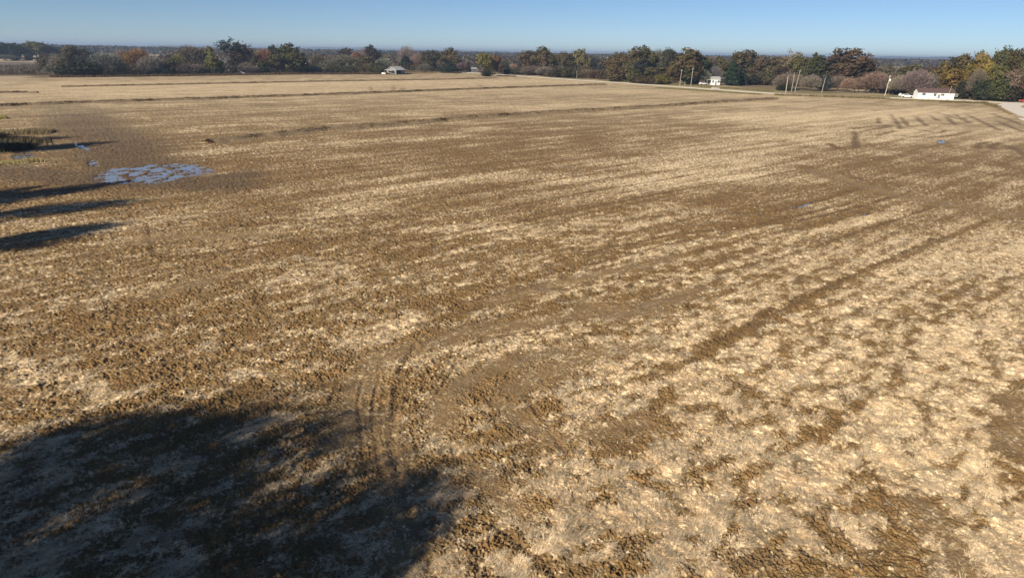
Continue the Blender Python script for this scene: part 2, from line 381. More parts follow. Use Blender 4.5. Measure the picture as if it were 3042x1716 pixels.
def tint_mat(name, rough=.85, transl=0.0, lo=.72, hi=1.28, spec=.15):
    """object colour times a per-leaf variation"""
    m, nt, b = new_mat(name); L = nt.links.new
    oi = N(nt, "ShaderNodeObjectInfo"); av = N(nt, "ShaderNodeAttribute"); av.attribute_name = "vary"
    mr = N(nt, "ShaderNodeMapRange"); mr.inputs[3].default_value = lo; mr.inputs[4].default_value = hi
    L(av.outputs["Fac"], mr.inputs[0])
    av2 = N(nt, "ShaderNodeAttribute"); av2.attribute_name = "hue"
    hs = N(nt, "ShaderNodeHueSaturation")
    mh = N(nt, "ShaderNodeMapRange"); mh.inputs[3].default_value = .465; mh.inputs[4].default_value = .535
    L(av2.outputs["Fac"], mh.inputs[0]); L(mh.outputs[0], hs.inputs["Hue"]); L(oi.outputs["Color"], hs.inputs["Color"])
    sc = N(nt, "ShaderNodeVectorMath", operation='SCALE'); L(hs.outputs[0], sc.inputs[0]); L(mr.outputs[0], sc.inputs["Scale"])
    L(sc.outputs[0], b.inputs["Base Color"]); b.inputs["Roughness"].default_value = rough; b.inputs["Specular IOR Level"].default_value = spec
    if transl:
        tr = N(nt, "ShaderNodeBsdfTranslucent"); L(sc.outputs[0], tr.inputs[0])
        mx = N(nt, "ShaderNodeMixShader"); mx.inputs[0].default_value = transl
        out = nt.nodes.get("Material Output"); L(b.outputs[0], mx.inputs[1]); L(tr.outputs[0], mx.inputs[2]); L(mx.outputs[0], out.inputs[0])
    return m
def attr_mat(name, rough=.85, transl=.0):
    m, nt, b = new_mat(name); L = nt.links.new
    a = N(nt, "ShaderNodeAttribute"); a.attribute_name = "tint"
    L(a.outputs["Color"], b.inputs["Base Color"]); b.inputs["Roughness"].default_value = rough; b.inputs["Specular IOR Level"].default_value = .2
    if transl:
        tr = N(nt, "ShaderNodeBsdfTranslucent"); L(a.outputs["Color"], tr.inputs[0])
        mx = N(nt, "ShaderNodeMixShader"); mx.inputs[0].default_value = transl
        out = nt.nodes.get("Material Output"); L(b.outputs[0], mx.inputs[1]); L(tr.outputs[0], mx.inputs[2]); L(mx.outputs[0], out.inputs[0])
    return m
M_ground = ground_mat()
M_leaf = tint_mat("foliage", transl=.25)
M_twig = tint_mat("twigs", lo=.7, hi=1.3)
M_bark = flat_mat("bark", (.085, .068, .052), .9, .35, 2.0)
M_straw = attr_mat("straw", .7, .2)
M_weed = attr_mat("dry_weeds_mat", .8, .25)
M_gravel = flat_mat("pale_gravel", (.68, .60, .51), .9, .10, .8)
M_white = flat_mat("white_siding", (.80, .80, .79), .5, .05, 1.5)
M_offw = flat_mat("weathered_white", (.55, .55, .53), .6, .18, 1.0)
M_grey = flat_mat("grey_boards", (.20, .20, .205), .8, .2, 1.0)
M_tin = flat_mat("tin_roof", (.50, .50, .48), .45, .2, .7, .2)
M_redroof = flat_mat("red_brown_shingles", (.105, .062, .055), .9, .25, 1.2)
M_greyroof = flat_mat("grey_shingles", (.12, .115, .11), .9, .2, 1.2)
M_dark = flat_mat("shade_interior", (.025, .025, .025), .9, .2, 1.0)
M_glass = flat_mat("window_glass", (.05, .06, .07), .12, .2, 1.0)
M_wood = flat_mat("weathered_pole", (.34, .30, .25), .85, .25, 3.0)
M_paleW = flat_mat("pale_pole_wood", (.46, .41, .34), .85, .2, 3.0)
M_metal = flat_mat("grey_metal", (.45, .46, .47), .4, .1, 3.0, .5)
M_red = flat_mat("red_paint", (.40, .03, .03), .3, .05, 2.0)
M_tyre = flat_mat("tyre_rubber", (.02, .02, .02), .8, .1, 4.0)
M_cream = flat_mat("white_car_paint", (.72, .72, .70), .3, .04, 2.0)
M_stone = flat_mat("pale_stone", (.62, .60, .55), .8, .15, 9.0)
def water_mat():
    m, nt, b = new_mat("muddy_water"); L = nt.links.new
    b.inputs["Base Color"].default_value = (.24, .25, .27, 1); b.inputs["Roughness"].default_value = .05; b.inputs["Specular IOR Level"].default_value = 1.0
    b.inputs["IOR"].default_value = 1.6
    tc = N(nt, "ShaderNodeTexCoord"); no = N(nt, "ShaderNodeTexNoise"); no.inputs["Scale"].default_value = 1.5
    bp = N(nt, "ShaderNodeBump"); bp.inputs["Strength"].default_value = .06; bp.inputs["Distance"].default_value = .02
    L(tc.outputs["Object"], no.inputs["Vector"]); L(no.outputs[0], bp.inputs["Height"]); L(bp.outputs[0], b.inputs["Normal"])
    return m
M_water = water_mat()

# ------------------------------------------------------------------ ground sheet
STRAW = np.array([.80, .625, .40]); STRAW2 = np.array([.33, .225, .108]); SOIL = np.array([.195, .116, .046]); SOILD = np.array([.11, .066, .032])
TAN = np.array([.26, .170, .084]); RUST = np.array([.26, .11, .035]); GREEN = np.array([.15, .14, .045]); GREY = np.array([.30, .25, .20])
def ground_colour(x, y, c, sm, rut, pw):
    rr = np.hypot(x, y)
    f = fbm(x, y, .22, 3, 201, .65)
    f2 = fbm(x, y, .11, 2, 205, .6)
    fa = 1-smooth(60, 200, rr)*.7
    t = smooth(.24, .80, c + ((f-.5)*1.35+(f2-.5)*.8)*fa)[:, None]
    v = fbm(x, y, 1.4, 3, 211)[:, None]
    soil = SOIL*(.75+.5*v)
    soil = soil*(1-(rut*.5)[:, None])+SOILD*(rut*.5)[:, None]
    soil = soil*(1-(sm*.75)[:, None])+TAN*(.85+.3*v)*(sm*.75)[:, None]
    soil = soil*(1-(pw*.8)[:, None])+SOILD*(pw*.8)[:, None]
    ru_, rv_ = rowcoords(x, y)
    s2 = np.clip((fbm(ru_/1.8, rv_, .26, 4, 221, .65, ang=.5)-.5)*3.0+.50+(c-.60)*1.3, 0, 1)[:, None]
    straw = STRAW*s2+STRAW2*(1-s2)
    col = soil*(1-t)+straw*t
    dk = np.zeros(x.shape, dtype=np.float32)
    for pts, w in DARKMUD: dk = np.maximum(dk, np.exp(-(dpoly(x, y, pts)/(w*(.7+.6*fbm(x, y, 4, 3, 219))))**2))
    dk = np.clip(dk*1.3, 0, 1)[:, None]*.85
    col = col*(1-dk)+(np.array([.125, .082, .046])*(.7+.6*v))*dk
    # greyish and rusty patches
    g = smooth(.58, .75, fbm(x, y, 1.9, 3, 231))[:, None]*.15
    col = col*(1-g)+(col.mean(axis=1)[:, None]*np.array([1.04, 1.0, .9]))*g
    ru = (smooth(.66, .74, fbm(x, y, 1.1, 3, 241))*(1-smooth(30, 60, rr))*.16)[:, None]
    col = col*(1-ru)+RUST*ru
    # far: everything blends to the stubble's mean tone
    far = smooth(90, 260, rr)[:, None]
    mean = (np.array([.56, .42, .25])*(.36+.88*np.clip(c, 0, 1))[:, None])
    col = col*(1-far*.75)+mean*far*.75
    # beyond the field
    fm = field_mask(x, y)[:, None]
    n = fbm(x, y, 60, 3, 251)[:, None]
    out = np.array([.17, .125, .07])*(1-smooth(.45, .6, n))+np.array([.42, .32, .21])*smooth(.45, .6, n)
    lawn = GREEN*(.8+.5*v)
    near_lane = np.exp(-(dpoly(x, y, ROAD[6:])/38)**2)[:, None]
    gl = smooth(.50, .72, fbm(x, y, 16, 3, 261))[:, None]*.8
    yard = lawn*gl+np.array([.33, .25, .14])*(1-gl)
    out = out*(1-near_lane)+yard*near_lane
    # the tan field at the far left and the scrub in front of it
    tf = (((y > 640) & (y < 1120) & (x < -380))).astype(np.float32)[:, None]
    out = out*(1-tf)+np.array([.42, .315, .20])*tf
    sb = (((y > 380) & (y <= 640) & (x < -260))).astype(np.float32)[:, None]
    out = out*(1-sb)+(np.array([.16, .125, .095])*(.7+.6*v))*sb
    col = col*fm+out*(1-fm)
    # grass verges on both sides of the road
    dr = dpoly(x, y, ROAD)
    vg = (np.exp(-((dr-7)/4.0)**2)*smooth(-70, -10, x)*.75)[:, None]
    ver = GREEN*1.5*gl+np.array([.40, .31, .15])*(1-gl)
    col = col*(1-vg)+ver*vg
    return np.clip(col, .01, .8)
def build_ground():
    dep = np.concatenate([np.arange(46.5, 3.0, -.035), np.arange(3.0, .45, -.025)])
    r = CAM_H/np.tan(np.radians(dep))
    r = np.concatenate([np.linspace(.5, r[0]-.3, 24), r, np.geomspace(r[-1]*1.03, 30000, 30)])
    a = np.radians(np.concatenate([np.linspace(-180, -49, 40), np.arange(-48.5, 48.5, .068), np.linspace(49, 180, 41)[:-1]]))
    na, nr = len(a), len(r)
    RR, AA = np.meshgrid(r, a, indexing='ij')
    x = (RR*np.sin(AA)).ravel(); y = (RR*np.cos(AA)).ravel()
    c, h, sm, rut, pw = cover_height(x, y)
    col = ground_colour(x, y, c, sm, rut, pw)
    rr = np.hypot(x, y)
    fade = 1-smooth(180, 400, rr)
    droad = np.minimum(dpoly(x, y, ROAD), dpoly(x, y, BRANCH))
    h = h*fade*smooth(4, 9, droad)
    h = np.where(x*x+y*y > 8.1e5, h-.3, h)
    V = np.stack([x, y, h], 1)
    # centre vertex closes the disc
    idx = np.arange(na*nr).reshape(nr, na); nxt = np.roll(idx, -1, axis=1)
    Fq = np.stack([idx[:-1].ravel(), idx[1:].ravel(), nxt[1:].ravel(), nxt[:-1].ravel()], 1)[:, ::-1]
    rgba = np.concatenate([col, np.ones((len(col), 1))], 1)
    me = mesh_np("field_ground", V, Fq, 4, M_ground, {"tint": ('POINT', 'FLOAT_COLOR', rgba), "wet": ('POINT', 'FLOAT', np.clip(rut*.5+pw*.9, 0, 1))}, True)
    o = link("ground", me); tag(o, kind="structure")
    return o
build_ground()

# puddles
WNAMES = ["wide muddy puddle with mud ridges standing out of it, left of the field", "small blue puddle under the brush at the left edge",
          "narrow curved puddle on bare mud above the wide puddle", "tiny puddle at the left tip of the wide puddle",
          "thin puddle strip in a wheel rut right of centre", "short blue puddle strip in the neighbouring wheel rut", "small puddle among the curved tracks near the road"]
for (cx, cy, a, b, an), nm in zip(PUDS, WNAMES):
    n = 40; vs = []
    for i in range(n):
        t = 2*math.pi*i/n; k = 1.12+.08*math.sin(3*t+cx)
        u = a*k*math.cos(t); v = b*k*math.sin(t)
        vs.append((cx+u*math.cos(an)-v*math.sin(an), cy+u*math.sin(an)+v*math.cos(an), WLEV - (0.0 if a > 3 else .02)))
    me = bpy.data.meshes.new("puddle"); me.from_pydata(vs, [], [tuple(range(n))]); me.materials.append(M_water)
    o = link("puddle", me); tag(o, nm, kind="structure")

# roads
def ribbon(name, pts, w, z, mat, label):
    P = [Vector((p[0], p[1])) for p in pts]
    # resample
    Q = []
    for p, q in zip(P[:-1], P[1:]):
        k = max(1, int((q-p).length/4)); Q += [p.lerp(q, i/k) for i in range(k)]
    Q.append(P[-1]); vs = []; fs = []
    for i, q in enumerate(Q):
        d = (Q[min(i+1, len(Q)-1)]-Q[max(i-1, 0)]).normalized(); nrm = Vector((-d.y, d.x))
        j = .25*math.sin(i*1.7)+.2*math.sin(i*.61)
        for k, (o_, zz) in enumerate([(-w/2-.9+j, -.05), (-w/2+j, z), (0, z+.06), (w/2+j, z), (w/2+.9+j, -.05)]):
            vs.append((q.x+nrm.x*o_, q.y+nrm.y*o_, zz))
        if i:
            b0 = (i-1)*5; b1 = i*5
            fs += [(b0+k, b1+k, b1+k+1, b0+k+1) for k in range(4)]
    me = bpy.data.meshes.new(name); me.from_pydata(vs, [], fs); me.materials.append(mat)
    return tag(link(name, me), label, kind="structure")
ribbon("gravel_road", ROAD, 5.2, .10, M_gravel, "pale gravel road along the far edge of the field")
ribbon("gravel_road", BRANCH, 5.8, .13, M_gravel, "wide pale gravel road leaving the field's right corner")
ribbon("driveway", [at(2127, 268), at(2126, 262), at(2125, 256)], 3.0, .08, M_gravel, "short pale drive up to the small white house")

# ------------------------------------------------------------------ scattered straw and weeds
def blades(P, L, Wd, az, el, col):
    """one triangle per blade"""
    n = len(P)
    d = np.stack([np.cos(az)*np.cos(el), np.sin(az)*np.cos(el), np.sin(el)], 1)
    s = np.stack([-np.sin(az), np.cos(az), np.zeros(n)], 1)
    a = P-s*Wd[:, None]/2; b = P+s*Wd[:, None]/2; t = P+d*L[:, None]
    V = np.stack([a, b, t], 1).reshape(-1, 3); Fc = np.arange(3*n).reshape(-1, 3)
    rgba = np.concatenate([np.repeat(col, 3, 0), np.ones((3*n, 1))], 1)
    return V, Fc, rgba
def build_straw():
    n = 900000; nc = 70000; kb = 16
    def spot(m):
        dep = np.radians(rng.uniform(11.0, 46.5, m)); r = CAM_H/np.tan(dep); a = np.radians(rng.uniform(-46, 46, m))
        return r*np.sin(a), r*np.cos(a)
    x1, y1 = spot(n); cx, cy = spot(nc)
    az1 = fbm(x1, y1, .9, 2, 311)*12+rng.normal(0, .8, n); azc = fbm(cx, cy, 2.5, 2, 312)*9+rng.normal(0, .7, nc)
    rc = np.hypot(cx, cy); sr = (.07+.10*rng.random(nc))*(1+np.clip((rc-25)/60, 0, 1))
    k = np.repeat(np.arange(nc), kb)
    # a clump is a short swath lying along its own direction
    al = rng.normal(0, 1, nc*kb)*sr[k]*1.9; ac = rng.normal(0, 1, nc*kb)*sr[k]*.8
    x2 = cx[k]+np.cos(azc[k])*al-np.sin(azc[k])*ac; y2 = cy[k]+np.sin(azc[k])*al+np.cos(azc[k])*ac; az2 = azc[k]+rng.normal(0, .38, nc*kb)
    x = np.concatenate([x1, x2]); y = np.concatenate([y1, y2]); az = np.concatenate([az1, az2]); isc = np.concatenate([np.zeros(n), np.ones(nc*kb)])
    c, h, sm, rut, pw = cover_height(x, y)
    f = fbm(x, y, .22, 3, 201, .65)
    p = smooth(.30, .85, c+(f-.5)*.9)*(1-.85*sm)*(1-pw)
    pc = smooth(.36, .80, c)*(1-.85*sm)*(1-pw)
    q = np.where(isc > 0, pc[:], p)
    # a clump is kept or dropped as a whole
    u = np.concatenate([rng.random(n), rng.random(nc)[k]])
    kp = u < q*.62+.012
    x, y, h, c, az, isc = x[kp], y[kp], h[kp], c[kp], az[kp], isc[kp]; m = len(x); r = np.hypot(x, y)
    sc = 1+np.clip((r-22)/40, 0, 1.3)*.9
    L = rng.uniform(.09, .26, m)*sc; Wd = rng.uniform(.009, .020, m)*sc; el = np.radians(rng.uniform(0, 26, m))
    v = rng.random((m, 1))*.7+.3*isc[:, None]; w = fbm(x, y, 1.2, 2, 321)[:, None]
    col = (np.array([.92, .77, .55])*v+np.array([.44, .30, .155])*(1-v))*(.55+.9*w)
    P = np.stack([x, y, h+rng.random(m)*.035*isc-.003], 1)
    V, Fc, rgba = blades(P, L, Wd, az, el, col)
    me = mesh_np("straw", V, Fc, 3, M_straw, {"tint": ('POINT', 'FLOAT_COLOR', rgba)})
    tag(link("straw_litter", me), "loose pale straw lying over the harvested field", kind="stuff")
build_straw()

def weeds(name, label, segs, base, var):
    """segs: (polyline, half width, count, height lo, hi, colour, tone)"""
    Vs = []; Fs = []; Cs = []; b = 0
    for pts, hw, cnt, h0, h1, col in segs:
        P = np.array(pts, dtype=float); seg = np.hypot(*(P[1:]-P[:-1]).T); cum = np.concatenate([[0], np.cumsum(seg)])
        s = rng.random(cnt)*cum[-1]
        # clump along the line
        cl = vnoise(s/2.5, np.full(cnt, float(cnt)), 5); keep = rng.random(cnt) < smooth(.15, .6, cl)*.35+.65
        s = s[keep]; m = len(s)
        x = np.interp(s, cum, P[:, 0]); y = np.interp(s, cum, P[:, 1])
        i = np.clip(np.searchsorted(cum, s)-1, 0, len(seg)-1)
        d = (P[i+1]-P[i])/seg[i][:, None]
        off = rng.normal(0, hw*.5, m)
        x = x-d[:, 1]*off; y = y+d[:, 0]*off
        az = rng.uniform(0, 6.28, m); el = np.radians(rng.uniform(50, 88, m))
        L = rng.uniform(h0, h1, m)*(.68+.5*fbm(s, s*0+3.0, 2.3, 3, 9)); Wd = L*rng.uniform(.16, .30, m)
        v = rng.random((m, 1))
        c = np.array(col)*(.6+.8*v)
        V, Fc, rgba = blades(np.stack([x, y, np.zeros(m)-.03], 1), L, Wd, az, el, c)
        Vs.append(V); Fs.append(Fc+b); Cs.append(rgba); b += len(V)
    me = mesh_np(name, np.concatenate(Vs), np.concatenate(Fs), 3, M_weed, {"tint": ('POINT', 'FLOAT_COLOR', np.concatenate(Cs))})
    return tag(link(name, me), label, kind="stuff")

# low levees crossing the field
LEV = [
 ([(-300,328),(240,307),(420,301),(620,295),(1000,281.5),(1400,266),(1800,252)], .55, 1.7, "long low earth levee with brown weeds across the far field"),
 ([(620,424),(800,405),(950,388),(1150,374),(1400,351),(1600,338),(1900,321),(2100,307),(2300,295)], .62, 2.2, "low straw-coloured levee running to the field's right corner"),
 ([(185,259),(600,250),(1000,242),(1300,237),(1480,233)], .42, 1.6, "thin levee line near the far tree line"),
 ([(-200,278),(120,276)], .5, 1.6, "short dark levee at the left edge"),
]
def build_levee(pts, hgt, w, label):
    P = [Vector(at(*p)) for p in pts]; Q = []
    for p, q in zip(P[:-1], P[1:]):
        k = max(1, int((q-p).length/.7)); Q += [p.lerp(q, i/k) for i in range(k)]
    Q = np.array([(q.x, q.y) for q in Q]); n = len(Q)
    d = np.gradient(Q, axis=0); d /= np.linalg.norm(d, axis=1)[:, None]; nr = np.stack([-d[:, 1], d[:, 0]], 1)
    prof = np.array([-1.6, -1.0, -.55, -.2, .2, .55, 1.0, 1.6]); hz = np.array([-.6, .22, .7, 1, .95, .66, .2, -.6])
    s = np.arange(n)*.7
    amp = .70+.6*fbm(s, s*0, 3.2, 3, int(w*100))
    wob = (fbm(s, s*0+7, 9, 2, 5)-.5)*1.2
    V = np.zeros((n, 8, 3))
    for k in range(8):
        o = prof[k]*w*(.8+.4*vnoise(s/1.3, s*0+k, 3))+wob
        V[:, k, 0] = Q[:, 0]+nr[:, 0]*o; V[:, k, 1] = Q[:, 1]+nr[:, 1]*o
        V[:, k, 2] = hgt*hz[k]*amp*(.75+.5*vnoise(s/.9, s*0+k*3, 8))
    V[:, 0, 2] = V[:, 7, 2] = -.15
    idx = np.arange(n*8).reshape(n, 8)
    Fq = np.stack([idx[:-1, :-1].ravel(), idx[1:, :-1].ravel(), idx[1:, 1:].ravel(), idx[:-1, 1:].ravel()], 1)
    V = V.reshape(-1, 3)
    v = fbm(V[:, 0], V[:, 1], 1.5, 3, 401)[:, None]
    col = np.array([.12, .08, .045])*(1-v)*1.3+np.array([.26, .19, .11])*v*1.2
    rgba = np.concatenate([col, np.ones((len(col), 1))], 1)
    me = mesh_np("levee", V, Fq, 4, M_ground, {"tint": ('POINT', 'FLOAT_COLOR', rgba), "wet": ('POINT', 'FLOAT', np.zeros(len(V)))}, True)
    tag(link("levee", me), label, kind="structure")
    return [tuple(q) for q in Q[::6]]
LP = [build_levee(*l) for l in LEV]
BR = (.13, .085, .045); DK = (.075, .055, .035); ST = (.40, .31, .18); GN = (.13, .13, .045)
weeds("levee_weeds", "brown and straw-coloured weeds growing on the low levees, some dark ones standing in for shadow",
      [(LP[0], 1.1, 42000, .45, 1.0, (.085, .055, .03)), (LP[0], 1.6, 5000, .3, .6, ST), (LP[1], 2.2, 30000, .25, .6, (.45, .33, .18)), (LP[1], 1.3, 60000, .4, .9, (.085, .055, .03)), (LP[2], 1.2, 22000, .4, .9, BR), (LP[3], 1.0, 5000, .5, .9, DK)], 0, 0)  # dense dark weeds on the second levee imitate the shadow beneath its ridge
weeds("verge_weeds", "dry brown and green weeds along the far edge of the field",
      [([at(150, 230), at(450, 227), at(900, 221), at(1160, 221)], 5, 30000, .5, 1.5, (.11, .07, .04)), ([at(150, 227), at(900, 219), at(1300, 213)], 9, 16000, .5, 1.7, (.16, .12, .07)),
       ([at(1160, 222), at(1340, 216)], 3, 6000, .4, 1.0, (.25, .18, .10)), ([at(1310, 217), at(1370, 218)], 2.5, 4000, .6, 1.3, DK), ([at(1480, 226), at(1530, 228)], 2, 3000, .5, 1.0, BR),
       ([at(1950, 262), at(2100, 271), at(2260, 282)], 2.5, 9000, .3, .7, (.20, .18, .07)), ([at(2300, 283), at(2420, 287), at(2560, 292), at(2640, 294)], 3.2, 6000, .4, 1.1, (.20, .155, .08)),
       ([at(2640, 296), at(2700, 299), at(2780, 301)], 2, 5000, .3, .7, (.24, .19, .08)), ([at(2790, 304), at(2880, 307), at(2930, 308)], 1.6, 6000, .4, 1.0, (.17, .13, .06)), ([at(2930, 309), at(2965, 319)], 1.2, 3000, .3, .7, (.16, .13, .05)),
       ([at(2965, 319), at(3000, 338), at(3042, 354)], 1.0, 3500, .2, .5, (.24, .17, .09)),
       ([at(2230, 297), at(2310, 293)], .9, 1800, .3, .6, BR), ([at(1800, 240), at(2060, 255), at(2290, 272)], 4, 12000, .3, .9, (.20, .17, .07))], 0, 0)
weeds("scrub", "grey-brown scrub between the two fields at the far left",
      [([at(-200, 215), at(90, 213), at(190, 211)], 30, 9000, .8, 2.4, (.13, .10, .085)), ([at(-200, 203), at(170, 202)], 45, 9000, .8, 2.2, (.12, .10, .09)), ([at(-200, 222), at(60, 221), at(150, 222)], 8, 9000, .4, 1.4, (.12, .085, .06))], 0, 0)
weeds("ditch_grass", "rank grass and brush along the ditch at the left edge",
      [([at(-160, 470), at(0, 432), at(100, 420)], 3.5, 16000, .4, 1.3, (.11, .09, .05)), ([at(-100, 500), at(30, 486), at(120, 478)], 1.2, 6000, .25, .6, (.40, .33, .15)), ([at(-60, 400), at(60, 395), at(160, 392)], 3, 7000, .3, .9, (.26, .20, .11)), ([at(-80, 355), at(20, 352)], 2, 3000, .4, .9, (.33, .28, .10))], 0, 0)

# ------------------------------------------------------------------ trees
def quads(P, nrm, size, asp, r):
    n = len(P)
    t = r.normal(size=(n, 3)); u = np.cross(nrm, t); u /= np.linalg.norm(u, axis=1)[:, None]+1e-9; v = np.cross(nrm, u)
    u = u*(size*asp)[:, None]*.5; v = v*size[:, None]*.5
    V = np.stack([P-u-v*.55, P+u*.9-v, P+u*.75+v, P-u*.8+v*.9], 1).reshape(-1, 3)
    return V, np.arange(4*n).reshape(-1, 4)
def rnd_dir(r, n):
    d = r.normal(size=(n, 3)); return d/np.linalg.norm(d, axis=1)[:, None]
PW, PHT = 10.0, 12.0                     # prototype crown width and height
def limbs(r, spread, top, r0, n1, n2, lean=.0):
    mb = MB()
    tr = [Vector((0, 0, -.2))]
    for i in range(1, 6):
        z = top*i/5*.75; tr.append(Vector((lean*z+r.normal()*.12*i*.4, r.normal()*.12*i*.4, z)))
    for i in range(5):
        mb.tube(tr[i], tr[i+1], r0*(1-i/6.0)*(1.35 if i == 0 else 1), r0*(1-(i+1)/6.0), 7, False)
    ends = []
    for k in range(n1):
        i = 1+int(r.integers(0, 5)) if k > 1 else 1+k
        i = min(i, 5); st = tr[i]; a = k*2.4+r.normal()*.3
        ln = spread*r.uniform(.45, .95)*(1.1-.1*i); rise = ln*r.uniform(.45, 1.1)
        mid = st+Vector((math.cos(a)*ln*.5, math.sin(a)*ln*.5, rise*.6)); en = st+Vector((math.cos(a)*ln, math.sin(a)*ln, rise))
        rr = r0*.42*(1-i*.1); mb.tube(st, mid, rr, rr*.65, 5, False); mb.tube(mid, en, rr*.65, rr*.25, 5, False)
        ends.append(en)
        for j in range(n2):
            q = mid.lerp(en, r.uniform(0, .8)); a2 = a+r.normal()*.9; l2 = ln*r.uniform(.3, .55)
            e2 = q+Vector((math.cos(a2)*l2, math.sin(a2)*l2, l2*r.uniform(.2, 1))); mb.tube(q, e2, rr*.35, rr*.12, 4, False); ends.append(e2)
    return mb, ends
def bake(mb, name):
    me = bpy.data.meshes.new(name); me.from_pydata(mb.v, [], mb.f); me.materials.append(M_bark); return me
def finish_crown(name, V, Fq, k, vary, hue, mat):
    return mesh_np(name, V, Fq, k, mat, {"vary": ('FACE', 'FLOAT', vary), "hue": ('FACE', 'FLOAT', hue)})
def proto_leafy(seed, nl=11, nleaf=5200, size=.52, low=.04, dense=1.0, form='round'):
    r = np.random.default_rng(seed)
    Ps = []; Ns = []; vs = []; hs = []
    cen = []
    zc = PHT*(.5+low*.45); hz = PHT*(1-low)/2
    for i in range(nl):
        d = rnd_dir(r, 1)[0]
        if form == 'round': e = np.array([PW*.5*.62, PW*.5*.62, hz*.66])
        elif form == 'tall': e = np.array([PW*.5*.55, PW*.5*.55, hz*.75])
        rad = r.uniform(.18, .31)*PW*(1.0 if i else 1.35)
        rho = r.uniform(.55, 1.05) if i else 0
        c0 = np.array([0, 0, zc])+d*e*rho
        c0[2] = max(c0[2], rad*.55+low*PHT*.4); c0[2] = min(c0[2], PHT-rad*.75)
        cen.append((c0, rad))
    tot = sum(q[1]**2 for q in cen)
    for c0, rad in cen:
        n = int(nleaf*rad*rad/tot)
        # each lobe: sub clumps on its shell
        ns = max(6, int(n/26)); sd = rnd_dir(r, ns); sp = c0+sd*rad*r.uniform(.55, 1.0, (ns, 1))*np.array([1, 1, .82])
        k = r.integers(0, ns, n); cv = r.random(ns); ch = r.random(ns)
        P = sp[k]+r.normal(size=(n, 3))*rad*.17*np.array([1, 1, .8])
        nm = (P-c0)/rad+r.normal(size=(n, 3))*.38; nm /= np.linalg.norm(nm, axis=1)[:, None]
        Ps.append(P); Ns.append(nm); vs.append(.55*cv[k]+.45*r.random(n)); hs.append(.7*ch[k]+.3*r.random(n))
    P = np.concatenate(Ps); Nn = np.concatenate(Ns)
    ok = P[:, 2] > .25
    P, Nn = P[ok], Nn[ok]; vary = np.concatenate(vs)[ok]; hue = np.concatenate(hs)[ok]
    q = np.abs(P[:, :2]).max(axis=1); kx = (PW/2)/np.quantile(q, .985); P[:, :2] *= kx
    P[:, 2] = P[:, 2]*(PHT/np.quantile(P[:, 2], .992)); P[:, 2] = np.maximum(P[:, 2], .3)
    s = r.uniform(.6, 1.3, len(P))*size
    V, Fq = quads(P, Nn, s, r.uniform(.6, 1.1, len(P)), r)
    mb, _ = limbs(r, PW*.36, PHT*.85, .26, 9, 2)
    return bake(mb, "trunk"), finish_crown("crown", V, Fq, 4, vary, hue, M_leaf)
def proto_bare(seed, ntw=6500, form='dome', tw=.06):
    r = np.random.default_rng(seed)
    mb, ends = limbs(r, PW*.42, PHT*.8, .22, 12, 4)
    ends = np.array([tuple(e) for e in ends])
    n = ntw
    # twigs fan out from the limbs toward an uneven dome
    k = r.integers(0, len(ends), n)
    lob = r.uniform(.8, 1.08, 8)
    d = rnd_dir(r, n); d[:, 2] = np.abs(d[:, 2])*1.1-.25; d /= np.linalg.norm(d, axis=1)[:, None]
    ang = np.arctan2(d[:, 1], d[:, 0]); lb = np.interp((ang+math.pi)/(2*math.pi)*7, np.arange(8), lob)
    base = np.array([0, 0, PHT*.34]); shell = base+d*np.array([PW*.55, PW*.55, PHT*.64])*(r.uniform(.35, 1, (n, 1))**.6)*lb[:, None]
    P = shell*.78+ends[k]*.22+r.normal(size=(n, 3))*.25
    P[:, 2] = np.clip(P[:, 2], .5, PHT)
    dr = (P-np.array([0, 0, PHT*.12])); dr /= np.linalg.norm(dr, axis=1)[:, None]; dr = dr+r.normal(size=(n, 3))*.38; dr /= np.linalg.norm(dr, axis=1)[:, None]
    P[:, :2] *= (PW/2)/np.quantile(np.abs(P[:, :2]).max(axis=1), .985); P[:, 2] *= (PHT-.5)/np.quantile(P[:, 2], .99)
    L = r.uniform(.7, 1.9, n); s = np.cross(dr, rnd_dir(r, n)); s /= np.linalg.norm(s, axis=1)[:, None]
    w = r.uniform(.6, 1.5, n)*tw
    V = np.stack([P-dr*L[:, None]*.4-s*w[:, None], P-dr*L[:, None]*.4+s*w[:, None], P+dr*L[:, None]*.6], 1).reshape(-1, 3)
    return bake(mb, "trunk"), finish_crown("crown", V, np.arange(3*n).reshape(-1, 3), 3, r.random(n), .5+.5*(r.random(n)-.5), M_twig)
def proto_cedar(seed, nleaf=2400):
    r = np.random.default_rng(seed)
    n = nleaf; z = r.random(n)**.8*PHT*.93+.35*1.0
    t = z/PHT; rad = PW*.5*np.clip((1-t)**.72, .03, 1)*smooth(-.05, .16, t)
    a = r.uniform(0, 6.283, n); tier = .82+.22*np.sin(z*3.1+2.0*np.sin(a*2+seed))+.12*np.sin(a*5+seed)
    q = rad*tier*(r.uniform(.45, 1.0, n))
    P = np.stack([q*np.cos(a), q*np.sin(a), z], 1)+r.normal(size=(n, 3))*.12
    nm = np.stack([np.cos(a), np.sin(a), np.full(n, .5)], 1)+r.normal(size=(n, 3))*.45; nm /= np.linalg.norm(nm, axis=1)[:, None]
    V, Fq = quads(P, nm, r.uniform(.4, .9, n), r.uniform(.5, 1.0, n), r)
    mb = MB(); mb.tube((0, 0, -.2), (0, 0, PHT*.9), .24, .04, 7, False)
    for k in range(16):
        z0 = .8+k*.6; aa = k*2.4; l = PW*.38*(1-z0/PHT)
        mb.tube((0, 0, z0), (l*math.cos(aa), l*math.sin(aa), z0+l*.15), .06, .02, 4, False)
    return bake(mb, "trunk"), finish_crown("crown", V, Fq, 4, r.random(n), r.random(n), M_leaf)
